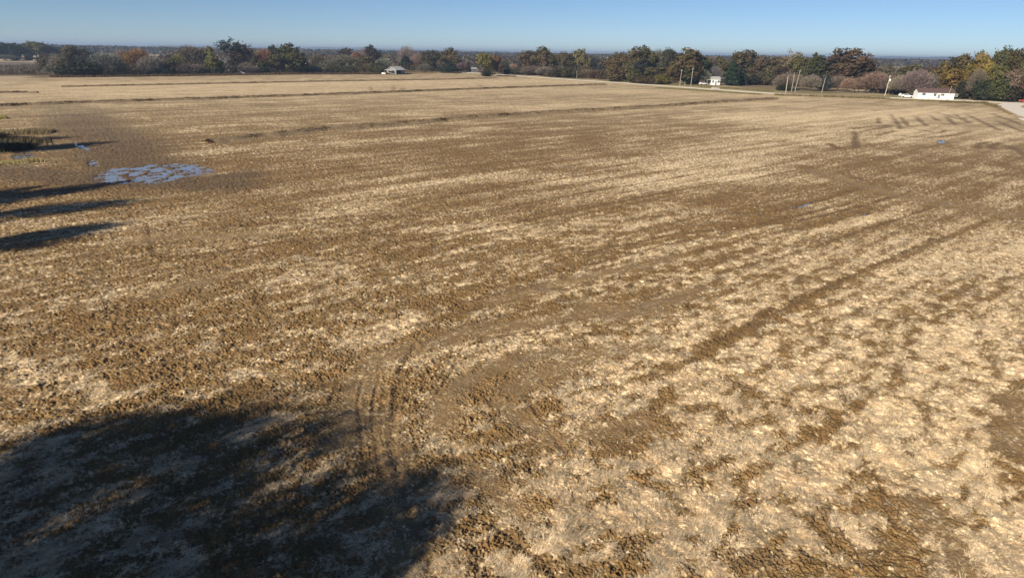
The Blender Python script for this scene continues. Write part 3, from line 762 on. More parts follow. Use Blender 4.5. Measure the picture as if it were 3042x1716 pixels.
def proto_bush(seed, nleaf=1300):
    r = np.random.default_rng(seed); Ps = []; vs = []; hs = []; Ns = []
    for i in range(9):
        a = r.uniform(0, 6.28); q = r.uniform(0, PW*.33); rad = r.uniform(.16, .27)*PW
        zt = PHT*r.uniform(.35, .8)
        c0 = np.array([q*math.cos(a), q*math.sin(a), zt*.55]); n = nleaf//9
        d = rnd_dir(r, n); P = c0+d*np.array([rad, rad, zt*.55])*r.uniform(.6, 1.05, (n, 1)); v = r.random(); h = r.random()
        Ps.append(P); Ns.append(d+r.normal(size=(n, 3))*.5); vs.append(.5*v+.5*r.random(n)); hs.append(.6*h+.4*r.random(n))
    P = np.concatenate(Ps); Nn = np.concatenate(Ns); Nn /= np.linalg.norm(Nn, axis=1)[:, None]
    P[:, 2] = np.abs(P[:, 2])
    P[:, :2] *= (PW/2)/np.quantile(np.abs(P[:, :2]).max(axis=1), .98); P[:, 2] *= PHT/np.quantile(P[:, 2], .985)
    V, Fq = quads(P, Nn, r.uniform(.5, 1.1, len(P)), r.uniform(.6, 1.1, len(P)), r)
    mb = MB()
    for k in range(7):
        a = k*.9; mb.tube((0, 0, -.2), (math.cos(a)*2.6, math.sin(a)*2.6, PHT*r.uniform(.4, .65)), .11, .03, 5, False)
    return bake(mb, "stem"), finish_crown("foliage", V, Fq, 4, np.concatenate(vs), np.concatenate(hs), M_leaf)
PROTO = {
 'oak': [proto_leafy(100+i, nl=[10, 13, 9, 14, 11, 12][i]) for i in range(6)],
 'tall': [proto_leafy(200+i, nl=9, form='tall', nleaf=2200) for i in range(3)],
 'open': [proto_leafy(300+i, nl=15, nleaf=1500, size=.5, low=.35) for i in range(3)],
 'bare': [proto_bare(400+i) for i in range(5)],
 'thin': [proto_bare(500+i, ntw=3000) for i in range(3)],
 'sapling': [proto_bare(550+i, ntw=150, tw=.12) for i in range(2)],
 'cedar': [proto_cedar(600+i) for i in range(3)],
 'bush': [proto_bush(700+i) for i in range(5)],
 'twiggy': [proto_bare(800+i, ntw=5500, tw=.07) for i in range(3)],
}
COL = {
 'dkgreen': (.048, .050, .028), 'cedar': (.024, .040, .026), 'olive': (.105, .088, .042), 'ogreen': (.075, .072, .032), 'bronze': (.115, .080, .040),
 'brown': (.100, .068, .042), 'rust': (.19, .095, .055), 'orange': (.235, .125, .058), 'gold': (.175, .135, .037), 'ygreen': (.13, .115, .035), 'tan': (.27, .20, .125),
 'greybrown': (.155, .125, .095), 'grey': (.165, .15, .13), 'pink': (.20, .152, .122), 'blue': (.045, .055, .055), 'pale': (.24, .22, .18), 'lime': (.105, .115, .03),
 'dkbrown': (.060, .046, .034), 'wheat': (.22, .17, .09),
}
KN = {'sapling': ('sapling', 'tree'), 'oak': ('broadleaf_tree', 'tree'), 'tall': ('broadleaf_tree', 'tree'), 'open': ('broadleaf_tree', 'tree'), 'bare': ('bare_tree', 'tree'), 'thin': ('bare_tree', 'tree'),
      'cedar': ('cedar_tree', 'tree'), 'bush': ('shrub', 'shrub'), 'twiggy': ('bare_shrub', 'shrub')}
GRP = {'tree': 'trees around the field', 'shrub': 'shrubs around the field'}
tcount = {}
def plant(x, y, h, w, kind, col, label, group=None, lean=0.0, seed=None):
    i = tcount.get(kind, 0); tcount[kind] = i+1
    tm, cm = PROTO[kind][i % len(PROTO[kind])]
    nm, cat = KN[kind]
    rz = random.uniform(0, 6.28) if seed is None else seed
    e = empty(nm, (x, y, 0), rz, label, cat, group or GRP[cat])
    e.scale = (w/PW, w/PW, h/PHT)
    t = link('trunk' if cat == 'tree' else 'stem', tm, e)
    c = link('crown' if cat == 'tree' else 'foliage', cm, e)
    b = COL[col]; j = [random.uniform(.88, 1.12) for _ in range(3)]; k = random.uniform(.9, 1.12)
    c.color = (b[0]*j[0]*k, b[1]*j[1]*k, b[2]*j[2]*k, 1)
    return e
def tree_px(px, top, wpx, base, kind, col, label, group=None):
    x, y = at(px, base)
    # height from the sight line to the top at that horizontal range
    X = (px-1521)/F; Yt = (858-top)/F; d = fw+rt*X+up*Yt
    rng_h = math.hypot(x, y); hd = math.hypot(d.x, d.y)
    h = CAM_H+d.z*rng_h/hd
    sc = math.hypot(rng_h, CAM_H)/math.sqrt(1+X*X+((858-base)/F)**2)/F
    w = wpx*sc*1.18
    return plant(x, y, h*.965, w, kind, col, label, group)
T = [
 # wood beyond the far left field
 (14,126,52,180,'oak','blue',"dark round tree at the very left end of the distant wood"),
 (50,128,54,180,'oak','dkgreen',"dark green tree second from the left in the distant wood"),
 (84,134,42,179.5,'oak','blue',"lower dark tree in the dip of the distant wood at left"),
 (112,124,60,180,'oak','olive',"tallest grey-olive domed tree of the distant wood at left"),
 (146,135,50,179.5,'oak','blue',"blue-dark tree right of the tallest dome in the distant wood"),
 (178,141,46,178,'oak','blue',"low bluish tree at the right end of the distant wood"),
 (46,146,38,181,'cedar','cedar',"dark evergreen in front of the distant wood at left"),
 (86,160,28,181,'bush','dkgreen',"small black-green shrub at the foot of the distant wood"),
 (20,163,60,181,'bare','grey',"grey bare tree low at the left end of the distant wood"),
 (140,168,60,180.5,'twiggy','grey',"grey bare brush at the right foot of the distant wood"),
 # left stretch of the tree line
 (136,162,34,212,'bush','brown',"small brown bush tree at the left end of the main tree line"),
 (175,157,46,216,'thin','pink',"thin pinkish bare tree near the left end of the line"),
 (215,137,58,205,'oak','brown',"reddish brown tree rising behind the left end of the line"),
 (255,146,56,205,'oak','dkbrown',"dark brown tree behind the dark thicket at left"),
 (285,155,40,205,'bush','blue',"dark bluish bush behind the grey bare trees at left"),
 (205,178,60,226,'oak','bronze',"ochre topped bush tree above the dark thicket at left"),
 (232,176,92,228,'bush','dkgreen',"wide black-green thicket at the left end of the tree line"),
 (165,186,50,226,'twiggy','grey',"grey bare brush left of the dark thicket"),
 (278,195,50,227,'bush','cedar',"low dark bush right of the wide thicket"),
 (322,156,84,226,'bare','grey',"wide grey bare tree left of the orange tree"),
 (372,148,60,214,'bare','pink',"pinkish bare tree just left of the orange crown"),
 (415,144,72,222,'bare','orange',"orange-red topped tree in the left stretch"),
 (385,188,60,226,'twiggy','greybrown',"grey-brown brush under the orange tree"),
 (449,166,60,224,'bare','grey',"grey bare tree right of the orange tree"),
 (478,174,50,222,'bare','pink',"low pinkish bare tree before the brown-green bush"),
 (455,203,34,225,'bush','dkgreen',"small dark green bush below the grey bare tree"),
 (492,206,24,225,'bush','cedar',"tiny dark bush beside a pinkish bare tree"),
 (515,170,46,223,'bush','ogreen',"brown-green bushy tree left of the yellow-grey one"),
 (538,158,44,214,'thin','gold',"thin yellowish tree left of the tall grey dome"),
 (572,135,72,213,'bare','greybrown',"tall grey-brown domed bare tree"),
 (603,148,46,212,'oak','dkbrown',"dark brown tree right of the grey dome"),
 (622,139,40,206,'thin','tan',"tan bare tree behind the bright green one"),
 (560,188,70,223,'twiggy','grey',"pale grey brush under the grey domed tree"),
 (604,190,50,222,'twiggy','greybrown',"grey-brown brush left of the yellow-green bush"),
 (629,137,34,216,'tall','lime',"narrow bright green tree, the only vivid green one"),
 (642,168,54,222,'bush','ygreen',"yellow-green bush under the bright green tree"),
 (668,165,44,218,'bush','grey',"grey-green bush left of the tallest tree"),
 (690,115,78,214,'open','blue',"tallest tree of the left stretch with sky showing through its dark top"),
 (728,128,58,213,'open','brown',"reddish brown tree leaning against the tallest tree"),
 (700,152,70,216,'oak','dkbrown',"dark brown tree under the tallest crown"),
 (735,185,46,219,'twiggy','greybrown',"brown brush right of the half hidden grey house"),
 (766,146,70,210,'bare','pink',"pinkish grey bare tree left of the big dark oak"),
 (792,146,50,214,'bare','rust',"rust tinted bare tree left of the big dark oak"),
 (815,134,24,206,'oak','dkgreen',"small dark tree top poking up left of the big dark oak"),
 (782,180,52,220,'bush','dkgreen',"black-green bush below the rusty bare tree"),
 (748,196,44,221,'twiggy','greybrown',"low brown brush between the house and dark bush"),
 (822,172,44,219,'oak','ogreen',"olive brown bush tree at the left foot of the dark oak"),
 (866,131,84,220,'oak','ogreen',"big dark green oak, widest crown of the left stretch"),
 (900,178,34,220,'bush','dkgreen',"dark green bush at the right foot of the big oak"),
 (932,196,44,219,'twiggy','pale',"pale whitish brush right of the big oak"),
 # middle stretch
 (950,166,50,205,'bare','brown',"brown bare tree behind the pale brush"),
 (975,178,40,214,'bare','greybrown',"low grey-brown bare tree left of the domed one"),
 (1025,143,40,200,'oak','dkbrown',"dark flat topped tree behind the grey domed one"),
 (1022,162,74,214,'bare','greybrown',"neat dome shaped grey bare tree in the middle stretch"),
 (988,196,50,217,'bush','ogreen',"low green bush under the dome shaped bare tree"),
 (1040,198,50,219,'bush','dkgreen',"low dark green bush right of the green bush"),
 (1066,157,34,212,'oak','rust',"rust brown tree right of the grey dome"),
 (1084,141,34,208,'thin','grey',"thin bare tree top left of the tall dark tree"),
 (1104,136,52,208,'oak','dkbrown',"tall dark tree in the middle stretch"),
 (1092,168,46,216,'oak','bronze',"brown-green tree below the tall dark tree"),
 (1122,192,44,219,'bush','ogreen',"dark green bush left of the tin roofed shed"),
 (1137,172,44,215,'bare','grey',"grey bare tree behind the tin roofed shed"),
 (1208,135,52,205,'thin','grey',"tall see-through grey bare tree behind the cedar"),
 (1205,163,52,212,'cedar','cedar',"dark cone shaped cedar behind the tin roofed shed"),
 (1243,158,38,212,'bare','pink',"pinkish bare tree right of the cedar"),
 (1257,153,22,212,'tall','dkbrown',"narrow dark tree between pinkish tree and green oak"),
 (1284,150,48,214,'oak','ogreen',"round olive green oak right of the shed"),
 (1262,190,40,216,'twiggy','greybrown',"brown brush at the foot of the olive oak"),
 (1340,143,58,213,'oak','olive',"tall tan-olive tree over the dark round cedar bush"),
 (1336,186,42,217,'bush','cedar',"dark round evergreen bush under the tan-olive tree"),
 (1366,184,36,214,'oak','greybrown',"grey-brown tree right of the tan-olive one"),
 (1391,190,24,213,'thin','pale',"small pale bare tree left of the orange pair"),
 (1440,157,42,222,'oak','gold',"left tree of the orange-gold pair at the field's edge"),
 (1470,163,36,221,'oak','orange',"right tree of the orange-gold pair at the field's edge"),
 (1450,206,44,227,'bush','dkgreen',"dark low bush at the foot of the orange pair"),
 (1488,190,30,222,'oak','brown',"small brown tree right of the orange pair"),
 (1505,186,36,221,'cedar','cedar',"dark cedar right of the orange pair"),
 (1545,204,34,222,'bush','dkgreen',"round dark green bush beside the road"),
 (1525,190,24,214,'thin','tan',"tan bare bush behind the round green one"),
 (1565,151,54,216,'oak','bronze',"bronze brown tree left of the big olive one"),
 (1612,140,62,219,'oak','olive',"big olive tree with dark right side in the middle"),
 (1636,158,40,217,'oak','ogreen',"dark green shoulder tree right of the big olive one"),
 (1580,196,56,224,'twiggy','greybrown',"grey brown brush under the bronze tree"),
 (1616,198,50,226,'twiggy','grey',"grey brush under the big olive tree"),
 (1680,156,50,224,'oak','olive',"olive tree over dark bushes beside the thin pole"),
 (1723,146,56,224,'oak','wheat',"tan-olive tall tree behind the thin pole"),
 (1660,202,50,230,'bush','dkgreen',"left dark green bush beside the road's bend"),
 (1690,198,44,231,'bush','ogreen',"right dark green bush beside the road's bend"),
 (1760,165,48,224,'bare','blue',"dark bluish bare tree left of the brown group"),
 (1745,205,40,232,'twiggy','greybrown',"brown brush right of the thin pole"),
 (1783,193,30,232,'bush','blue',"small dark bush before the brown group"),
 (1806,176,50,232,'oak','brown',"brown shoulder tree at the left of the big wood"),
 (1780,208,60,235,'twiggy','brown',"reddish brush below the small dark bush"),
 # right stretch
 (1838,156,60,238,'oak','bronze',"brown olive tree at the left side of the big wood"),
 (1880,142,62,240,'oak','olive',"tall dark olive tree with two tops in the big wood"),
 (1920,138,56,240,'oak','ogreen',"highest dark green tree of the big wood"),
 (1950,146,50,236,'bare','greybrown',"grey brown bare tree right of the highest green one"),
 (1986,145,44,237,'oak','dkgreen',"bluish dark tree behind the gap of the big wood"),
 (1838,198,60,243,'bush','bronze',"brown bush at the left front of the big wood"),
 (1905,176,50,242,'oak','blue',"grey-green tree in the middle of the big wood"),
 (1882,208,44,247,'bush','olive',"olive bush at the front of the big wood"),
 (1950,198,60,247,'oak','olive',"olive front tree of the big wood"),
 (1920,226,50,250,'bush','brown',"low brown bush at the front of the big wood"),
 (1968,224,44,251,'bush','ygreen',"yellowish green low bush left of the twin poles"),
 (1992,192,50,251,'oak','olive',"yellow olive tree left of the twin poles"),
 (2040,145,96,250,'oak','bronze',"broad orange-brown tree behind the twin poles"),
 (2075,158,60,249,'oak','dkgreen',"dark green shaded tree right of the orange-brown one"),
 (2045,200,70,251,'bush','dkgreen',"black-green thicket between the twin poles"),
 (2100,168,40,244,'oak','greybrown',"grey brown tree left of the white cottage"),
 (2088,205,44,251,'thin','grey',"grey bare tree in front of the cottage's left side"),
 (2132,168,50,240,'oak','bronze',"ochre tree behind the white cottage"),
 (2120,196,40,245,'bare','grey',"grey bare tree behind the cottage roof"),
 (2205,150,72,240,'oak','olive',"tall olive brown tree behind the big cedar"),
 (2172,178,64,255,'cedar','cedar',"large dark green cedar right of the white cottage"),
 (2202,200,42,254,'cedar','cedar',"smaller dark cedar beside the large one"),
 (2252,165,56,242,'oak','brown',"reddish brown tree right of the cedars"),
 (2292,167,54,243,'oak','bronze',"orange-brown round tree on the lawn's far side"),
 (2240,222,40,253,'bush','dkgreen',"dark green bush right of the cedars"),
 (2280,212,56,253,'bush','ogreen',"dark green bush at the right end of the lawn"),
 (2320,200,44,252,'oak','dkbrown',"dark brown tree behind the pale pole"),
 (2345,150,60,250,'open','wheat',"tall tan see-through tree behind the poles"),
 (2375,168,60,254,'oak','olive',"olive tree right of the tan see-through one"),
 (2412,160,60,256,'oak','ogreen',"dark green tree left of the broad brown one"),
 (2442,178,40,257,'oak','dkgreen',"black-green tree touching the broad brown one"),
 (2510,145,120,262,'oak','brown',"broadest brown tree of the right stretch"),
 (2560,160,50,262,'open','greybrown',"see-through right shoulder of the broad brown tree"),
 (2328,218,54,268,'bare','pink',"pinkish dome bare tree behind the pale pole"),
 (2330,252,40,270,'bush','cedar',"low dark bush at the foot of the pale pole's tree"),
 (2365,222,36,266,'bare','greybrown',"brown bare tree between the two leaning poles"),
 (2406,222,52,270,'bare','pink',"dome shaped pinkish bare tree, second from the left"),
 (2447,226,34,271,'bush','blue',"dark bush behind the leaning pole"),
 (2488,224,52,270,'bare','greybrown',"grey brown bare dome right of the leaning pole"),
 (2517,230,38,275,'bare','tan',"small pale bare tree with a light trunk"),
 (2550,228,46,275,'bare','pink',"pinkish bare tree right of the pale trunk"),
 (2594,213,76,277,'bare','pink',"wide pinkish bare tree left of the transformer pole"),
 (2640,222,50,280,'bare','greybrown',"brown bare tree behind the transformer pole"),
 (2672,222,60,284,'bare','pink',"bare tree right of the transformer pole"),
 (2712,205,78,286,'bare','pink',"largest pinkish bare tree above the long house's left end"),
 (2758,218,56,286,'bare','greybrown',"brown bare tree behind the long house roof"),
 (2625,193,70,262,'oak','greybrown',"dull olive tree behind the bare domes"),
 (2690,192,80,262,'oak','olive',"flat olive tree behind the largest bare dome"),
 (2745,196,60,262,'oak','brown',"brown tree left of the golden wood"),
 (2790,182,60,278,'oak','gold',"leftmost golden tree of the right hand wood"),
 (2838,163,76,284,'oak','olive',"olive tree above the long house's right end"),
 (2812,205,64,289,'oak','gold',"golden tree leaning over the long house roof"),
 (2858,196,50,289,'oak','gold',"yellow-olive tree right of the long house roof"),
 (2905,155,64,290,'oak','gold',"brightest golden tree of the right hand wood"),
 (2962,142,56,292,'oak','olive',"highest olive tree of the right hand wood"),
 (2892,204,46,296,'bare','greybrown',"grey bare tree with light trunk right of the long house"),
 (2850,238,40,294,'bush','dkgreen',"black-green bush at the right end of the long house"),
 (2940,192,56,297,'oak','ygreen',"yellow-green tree in the middle of the right hand wood"),
 (2920,236,50,299,'bush','dkgreen',"dark bush below the grey bare tree with light trunk"),
 (2962,232,56,301,'bush','ogreen',"dark olive bush at the road corner"),
 (3004,148,66,297,'oak','ogreen',"dark green tree second from the right edge"),
 (3046,146,66,300,'oak','ygreen',"green-gold tree at the right edge"),
 (3000,205,60,301,'oak','greybrown',"grey brown tree in front of the dark green one"),
 (3040,214,60,303,'oak','bronze',"bronze tree above the red car"),
 (3005,256,44,303,'bush','dkgreen',"black-green bush left of the red car"),
 (3052,252,50,302,'bush','dkgreen',"dark bush behind the red car"),
 (3110,150,80,300,'oak','olive',"olive tree just outside the right edge"),
]
for t in T: tree_px(*t)
# thin weedy saplings standing in the field
for i, (px, top, w, base, lb) in enumerate([(1102,252,14,276,"thin dry sapling left of the pair in the far field"), (1170,252,16,275,"thin dry sapling, left one of a pair in the far field"),
        (1196,254,22,275,"thin dry sapling, right one of a pair in the far field"), (1426,247,24,269,"thin dry sapling standing by the levee in mid field")]):
    tree_px(px, top, w, base, 'sapling', 'greybrown', lb)
# brush at the left edge
x, y = at(-5, 455); plant(x-1, y+3, 1.0, 8, 'bush', 'dkgreen', "dark brush over the small puddle at the left edge")
x, y = at(-30, 425); plant(x, y, 1.3, 9, 'bush', 'dkbrown', "brown brush at the left edge behind the dark one")

# trees left of the camera: only their shadows reach the picture
def shadow_tree(tip, h, w, kind_proto, label, col='bronze', asp=1.0):
    tm, cm = kind_proto
    l = h/math.tan(R(SUN_EL))
    x = tip[0]-SD[0]*l; y = tip[1]-SD[1]*l
    e = empty('broadleaf_tree', (x, y, 0), random.uniform(0, 6.28), label, 'tree', 'fence row trees left of the field')
    e.scale = (w/PW, w/PW, h/PHT)
    link('trunk', tm, e); c = link('crown', cm, e); c.color = (*COL[col], 1)
NEARP = [proto_leafy(900, nl=16, nleaf=15000, size=.22, low=.2), proto_leafy(901, nl=12, nleaf=12000, size=.22, low=.25), proto_leafy(902, nl=13, nleaf=9000, size=.22, low=.25)]
shadow_tree((-11.4, 26.8), 14.5, 9.0, NEARP[0], "large tree left of the camera whose shadow covers the near corner")
shadow_tree((-6.4, 25.4), 12.5, 8.0, NEARP[2], "tree casting the middle of the corner shadow")
shadow_tree((-2.2, 21.4), 10.5, 7.2, NEARP[1], "smaller tree beside it casting the rounded shadow lobe")
shadow_tree((-15.8, 21.6), 12.0, 8.5, NEARP[2], "tree casting the shadow along the lower left corner")
shadow_tree((-9.5, 19.0), 12.0, 9.5, NEARP[1], "tree casting the lowest part of the corner shadow")
shadow_tree((-35.5, 57.5), 11.0, 6.4, NEARP[1], "slim tree casting the nearest long shadow finger")
shadow_tree((-40.5, 68.0), 12.5, 7.2, NEARP[2], "slim tree casting the middle long shadow finger")
shadow_tree((-46.0, 76.5), 12.5, 6.6, NEARP[0], "slim tree casting the farthest long shadow finger")
shadow_tree((-52.0, 66.0), 11.0, 9.0, NEARP[1], "tree in the fence row merging the shadow fingers at the left edge")
shadow_tree((-53.0, 72.0), 11.0, 8.0, NEARP[0], "tree in the fence row between the shadow fingers")
shadow_tree((-68.0, 110.0), 10.0, 9.0, NEARP[0], "tree shading the brush and small puddle")
shadow_tree((-78.0, 116.0), 9.0, 8.0, NEARP[2], "tree shading the far end of the ditch")

# distant woods: masses nobody could count
def far_woods(name, label, r0, r1, a0, a1, hlo, hhi, n, size, cols, seed, skip=None, gap=.0):
    r = np.random.default_rng(seed)
    nt_ = max(20, n//14)
    a = np.radians(r.uniform(a0, a1, nt_)); rd = r.uniform(r0, r1, nt_)
    cx = rd*np.sin(a); cy = rd*np.cos(a)
    nz = fbm(cx, cy, (r1-r0)*.8+60, 2, seed); keep = nz > gap
    if skip is not None: keep &= ~skip(cx, cy)
    cx, cy = cx[keep], cy[keep]; nt2 = len(cx)
    hh = hlo+(hhi-hlo)*np.clip(.55*fbm(cx, cy, 90, 2, seed+3)+.45*r.random(nt2), 0, 1)
    rad = hh*r.uniform(.28, .42, nt2); ci = r.integers(0, len(cols), nt2); cb = np.array(cols)[ci]*r.uniform(.8, 1.2, (nt2, 1))
    k = np.repeat(np.arange(nt2), 14); m = len(k)
    d = rnd_dir(r, m)
    P = np.stack([cx[k]+d[:, 0]*rad[k], cy[k]+d[:, 1]*rad[k], hh[k]*.55+d[:, 2]*hh[k]*.43], 1)
    P[:, 2] = np.maximum(P[:, 2], .5)
    nm = d+r.normal(size=(m, 3))*.5; nm /= np.linalg.norm(nm, axis=1)[:, None]
    V, Fq = quads(P, nm, r.uniform(.6, 1.3, m)*size, r.uniform(.7, 1.1, m), r)
    col = cb[k]*r.uniform(.7, 1.3, (m, 1)); rgba = np.concatenate([np.repeat(col, 4, 0), np.ones((4*m, 1))], 1)
    me = mesh_np(name, V, Fq, 4, M_weed, {"tint": ('POINT', 'FLOAT_COLOR', rgba)})
    tag(link(name, me), label, kind="stuff")
def undergrowth(segs, n, label, cols, hlo, hhi, seed):
    r = np.random.default_rng(seed); Vs = []; Fs = []; Cs = []; b = 0
    for pts, hw, w in segs:
        P = np.array(pts, float); sg = np.hypot(*(P[1:]-P[:-1]).T); cum = np.concatenate([[0], np.cumsum(sg)])
        nb = int(n*w); sd = r.random(nb)*cum[-1]; x = np.interp(sd, cum, P[:, 0])+r.normal(0, hw*.5, nb); y = np.interp(sd, cum, P[:, 1])+np.abs(r.normal(0, hw, nb))
        hh = r.uniform(hlo, hhi, nb)*(.45+.9*fbm(x, y, 14, 2, seed)); rad = hh*r.uniform(.4, .8, nb); cb = np.array(cols)[r.integers(0, len(cols), nb)]*r.uniform(.75, 1.25, (nb, 1))
        k = np.repeat(np.arange(nb), 60); m = len(k); d = rnd_dir(r, m)*r.uniform(.6, 1.05, (m, 1))
        Q = np.stack([x[k]+d[:, 0]*rad[k], y[k]+d[:, 1]*rad[k], np.abs(hh[k]*.45+d[:, 2]*hh[k]*.55)], 1)
        nm = d+r.normal(size=(m, 3))*.6; nm /= np.linalg.norm(nm, axis=1)[:, None]
        V, Fq = quads(Q, nm, r.uniform(.35, .8, m), r.uniform(.5, 1.1, m), r)
        col = cb[k]*r.uniform(.7, 1.3, (m, 1)); Vs.append(V); Fs.append(Fq+b); b += len(V); Cs.append(np.concatenate([np.repeat(col, 4, 0), np.ones((4*m, 1))], 1))
    me = mesh_np("undergrowth", np.concatenate(Vs), np.concatenate(Fs), 4, M_weed, {"tint": ('POINT', 'FLOAT_COLOR', np.concatenate(Cs))})
    tag(link("undergrowth", me), label, kind="stuff")
undergrowth([([at(140, 226), at(450, 223), at(900, 217)], 22, 1.0), ([at(900, 216), at(1130, 216)], 12, .4), ([at(1210, 214), at(1390, 211)], 16, .35)], 520, "low brush filling the tree line left of the road", [COL['greybrown'], COL['brown'], COL['grey'], COL['dkgreen'], COL['dkbrown'], COL['bronze']], 2.5, 8, 71)
undergrowth([([at(1480, 217), at(1600, 224), at(1800, 236), at(1985, 248)], 14, 1.0), ([at(2210, 250), at(2330, 256), at(2480, 262), at(2640, 270)], 10, .8), ([at(2640, 274), at(2720, 283)], 8, .2), ([at(2855, 292), at(2950, 297), at(3100, 301)], 9, .5)], 360, "low brush filling the tree line along the road", [COL['brown'], COL['dkgreen'], COL['olive'], COL['dkbrown'], COL['greybrown']], 2.5, 8, 72)
WC = [COL['blue'], COL['dkbrown'], COL['brown'], COL['greybrown'], COL['dkgreen'], COL['olive']]
WC = [tuple(np.array(c)*.8) for c in WC]
WB = [COL['greybrown'], COL['brown'], COL['grey'], COL['dkbrown'], COL['bronze']]
WB = [tuple(np.array(c)*.8) for c in WB]
left_open = lambda x, y: (x < -330) & (y < 1150) & (x/y < -.50)
far_woods("tree_belt", "brown woodland belt behind the tree line", 620, 780, -33, 44, 5, 10, 30000, 2.0, WB, 31, left_open, .50)
far_woods("near_woods", "brown and grey woodland beyond the tree line", 880, 1250, -44, 46, 7, 12.5, 60000, 2.6, WB, 32, left_open, .46)
far_woods("far_woods", "blue-grey forest closing the horizon", 1500, 2300, -48, 48, 9, 18, 90000, 3.4, WC, 33, None, .36)
far_woods("horizon_forest", "pale blue forest on the horizon", 2800, 5200, -50, 50, 12, 18, 60000, 8.0, WC, 34, None, .2)
# low hazy ridge far away
def ridge():
    n = 160; vs = []; fs = []
    for i in range(n+1):
        a = R(-60+120*i/n); rd = 9500
        h = 26+14*math.sin(i*.11+1)+7*math.sin(i*.43)+5*math.sin(i*1.3)+ (18 if i < 60 else 0)*smooth(0, 1, np.array([(60-i)/40.]))[0]
        for k, (dr, z) in enumerate([(-900, -1), (-250, h*.7), (0, h), (400, h*.8), (1400, -1)]):
            vs.append(((rd+dr)*math.sin(a), (rd+dr)*math.cos(a), z))
        if i:
            b0 = (i-1)*5; b1 = i*5; fs += [(b0+k, b0+k+1, b1+k+1, b1+k) for k in range(4)]
    me = bpy.data.meshes.new("hills"); me.from_pydata(vs, [], fs)
    for p in me.polygons: p.use_smooth = True
    me.materials.append(flat_mat("wooded_hill", (.06, .06, .045), .95, .3, .01)); tag(link("hills", me), "low wooded ridge on the horizon", kind="structure")
ridge()

# ------------------------------------------------------------------ buildings
def yaw_from(p, q): return math.atan2(q[1]-p[1], q[0]-p[0])
def house(name, label, p, q, depth, wall_h, roof_h, mw, mr, wins, door=None, over=.35, cat='house', chimney=None, openbays=None, group=None):
    """front wall from p (left) to q (right), body extends away from the camera"""
    L = math.hypot(q[0]-p[0], q[1]-p[1]); e = empty(name, (p[0], p[1], 0), yaw_from(p, q), label, cat, group)
    mb = MB()
    if openbays:                           # open fronted shed
        o0, o1 = openbays
        mb.box(0, depth-.12, 0, L, depth, wall_h); mb.box(0, 0, 0, .12, depth-.12, wall_h); mb.box(L-.12, 0, 0, L, depth-.12, wall_h)
        mb.box(.12, 0, wall_h-.4, L-.12, .12, wall_h); mb.box(.12, 0, 0, o0, .12, wall_h-.4); mb.box(o1, 0, 0, L-.12, .12, wall_h-.4)
    else:
        mb.box(0, 0, -.1, L, depth, wall_h)
    # gable triangles
    for x0, x1 in ((0, .12), (L-.12, L)):
        mb.xprism([(0.0, wall_h), (depth, wall_h), (depth/2, wall_h+roof_h*.97)], x0, x1)
    mb.build('wall', mw, e)
    r = MB(); t = .14; sl_ = roof_h/(depth/2)
    for sgn in (0, 1):
        y0 = -over if sgn == 0 else depth+over; z0 = wall_h-over*sl_
        r.xprism([(y0, z0), (depth/2, wall_h+roof_h), (depth/2, wall_h+roof_h+t), (y0, z0+t)], -over, L+over)
    ro = r.build('roof', mr, e)
    if chimney:
        c = MB(); c.box(chimney, depth*.45, wall_h+roof_h*.6, chimney+.5, depth*.45+.5, wall_h+roof_h+.8); c.build('chimney', M_redroof, ro)
    for (x, z, w, h) in wins:
        f = MB(); f.box(x-.08, -.06, z-.08, x+w+.08, -.01, z+.0); f.box(x-.08, -.06, z+h, x+w+.08, -.01, z+h+.08); f.box(x-.08, -.06, z, x, -.01, z+h); f.box(x+w, -.06, z, x+w+.08, -.01, z+h)
        f.box(x+w/2-.03, -.05, z, x+w/2+.03, -.015, z+h)
        fo = f.build('window', M_offw, e); g = MB(); g.box(x, -.03, z, x+w, -.004, z+h); g.build('pane', M_glass, fo)
    if door:
        x, w, h = door; d = MB(); d.box(x, -.05, 0, x+w, -.005, h); do = d.build('door', M_grey, e)
        k = MB(); k.box(x+w-.15, -.09, h*.48, x+w-.08, -.05, h*.53); k.build('handle', M_metal, do)
    return e, L
# small white cottage
p, q = at(2112, 252.5), at(2138, 253.0)
e, L = house('white_cottage', "small white cottage with pale low roof and carport beside the large cedar", p, q, 7.0, 3.1, 1.1, M_white, M_tin,
             [(.5, 1.2, .9, 1.2), (3.4, 1.2, 1.1, 1.2)], (2.1, .9, 2.1), .4)
cp = MB(); cp.xprism([(-.3, 2.55), (6.5, 2.9), (6.5, 3.02), (-.3, 2.67)], -2.5, -.42); cp.build('carport_roof', M_tin, e)
for xx, yy in ((-2.35, 0), (-2.35, 6.2)):
    po = MB(); po.box(xx, yy, 0, xx+.1, yy+.1, 2.55); po.build('post', M_white, e)
bw = MB(); bw.box(-2.4, 6.35, 0, -.02, 6.45, 2.4); bw.build('back_panel', M_grey, e)
# long white house
p, q = at(2726, 294.5), at(2832, 297.6)
e, L = house('long_white_house', "long low white house with red-brown roof below the golden trees", p, q, 7.0, 2.7, 1.35, M_white, M_redroof,
             [(1.3, 1.5, 1.2, .8), (5.4, 1.3, 1.0, 1.0), (8.0, 1.5, 1.2, .7), (13.0, 1.4, .9, .9)], (6.9, .9, 2.0), .35)
sk = MB(); sk.box(0, -.02, 0, L, .0, .5); sk.build('skirting', M_offw, e)
st = MB()
for k in range(3): st.box(6.8, -.4-.3*k, 0, 7.9, -.1-.3*k, .45-.15*k)
st.build('steps', M_offw, e)
for xx in (3.1, 3.9): 
    po = MB(); po.tube((xx, -1.3, 0), (xx, -1.3, 2.5), .05, .05, 6); po.build('post', M_grey, e)
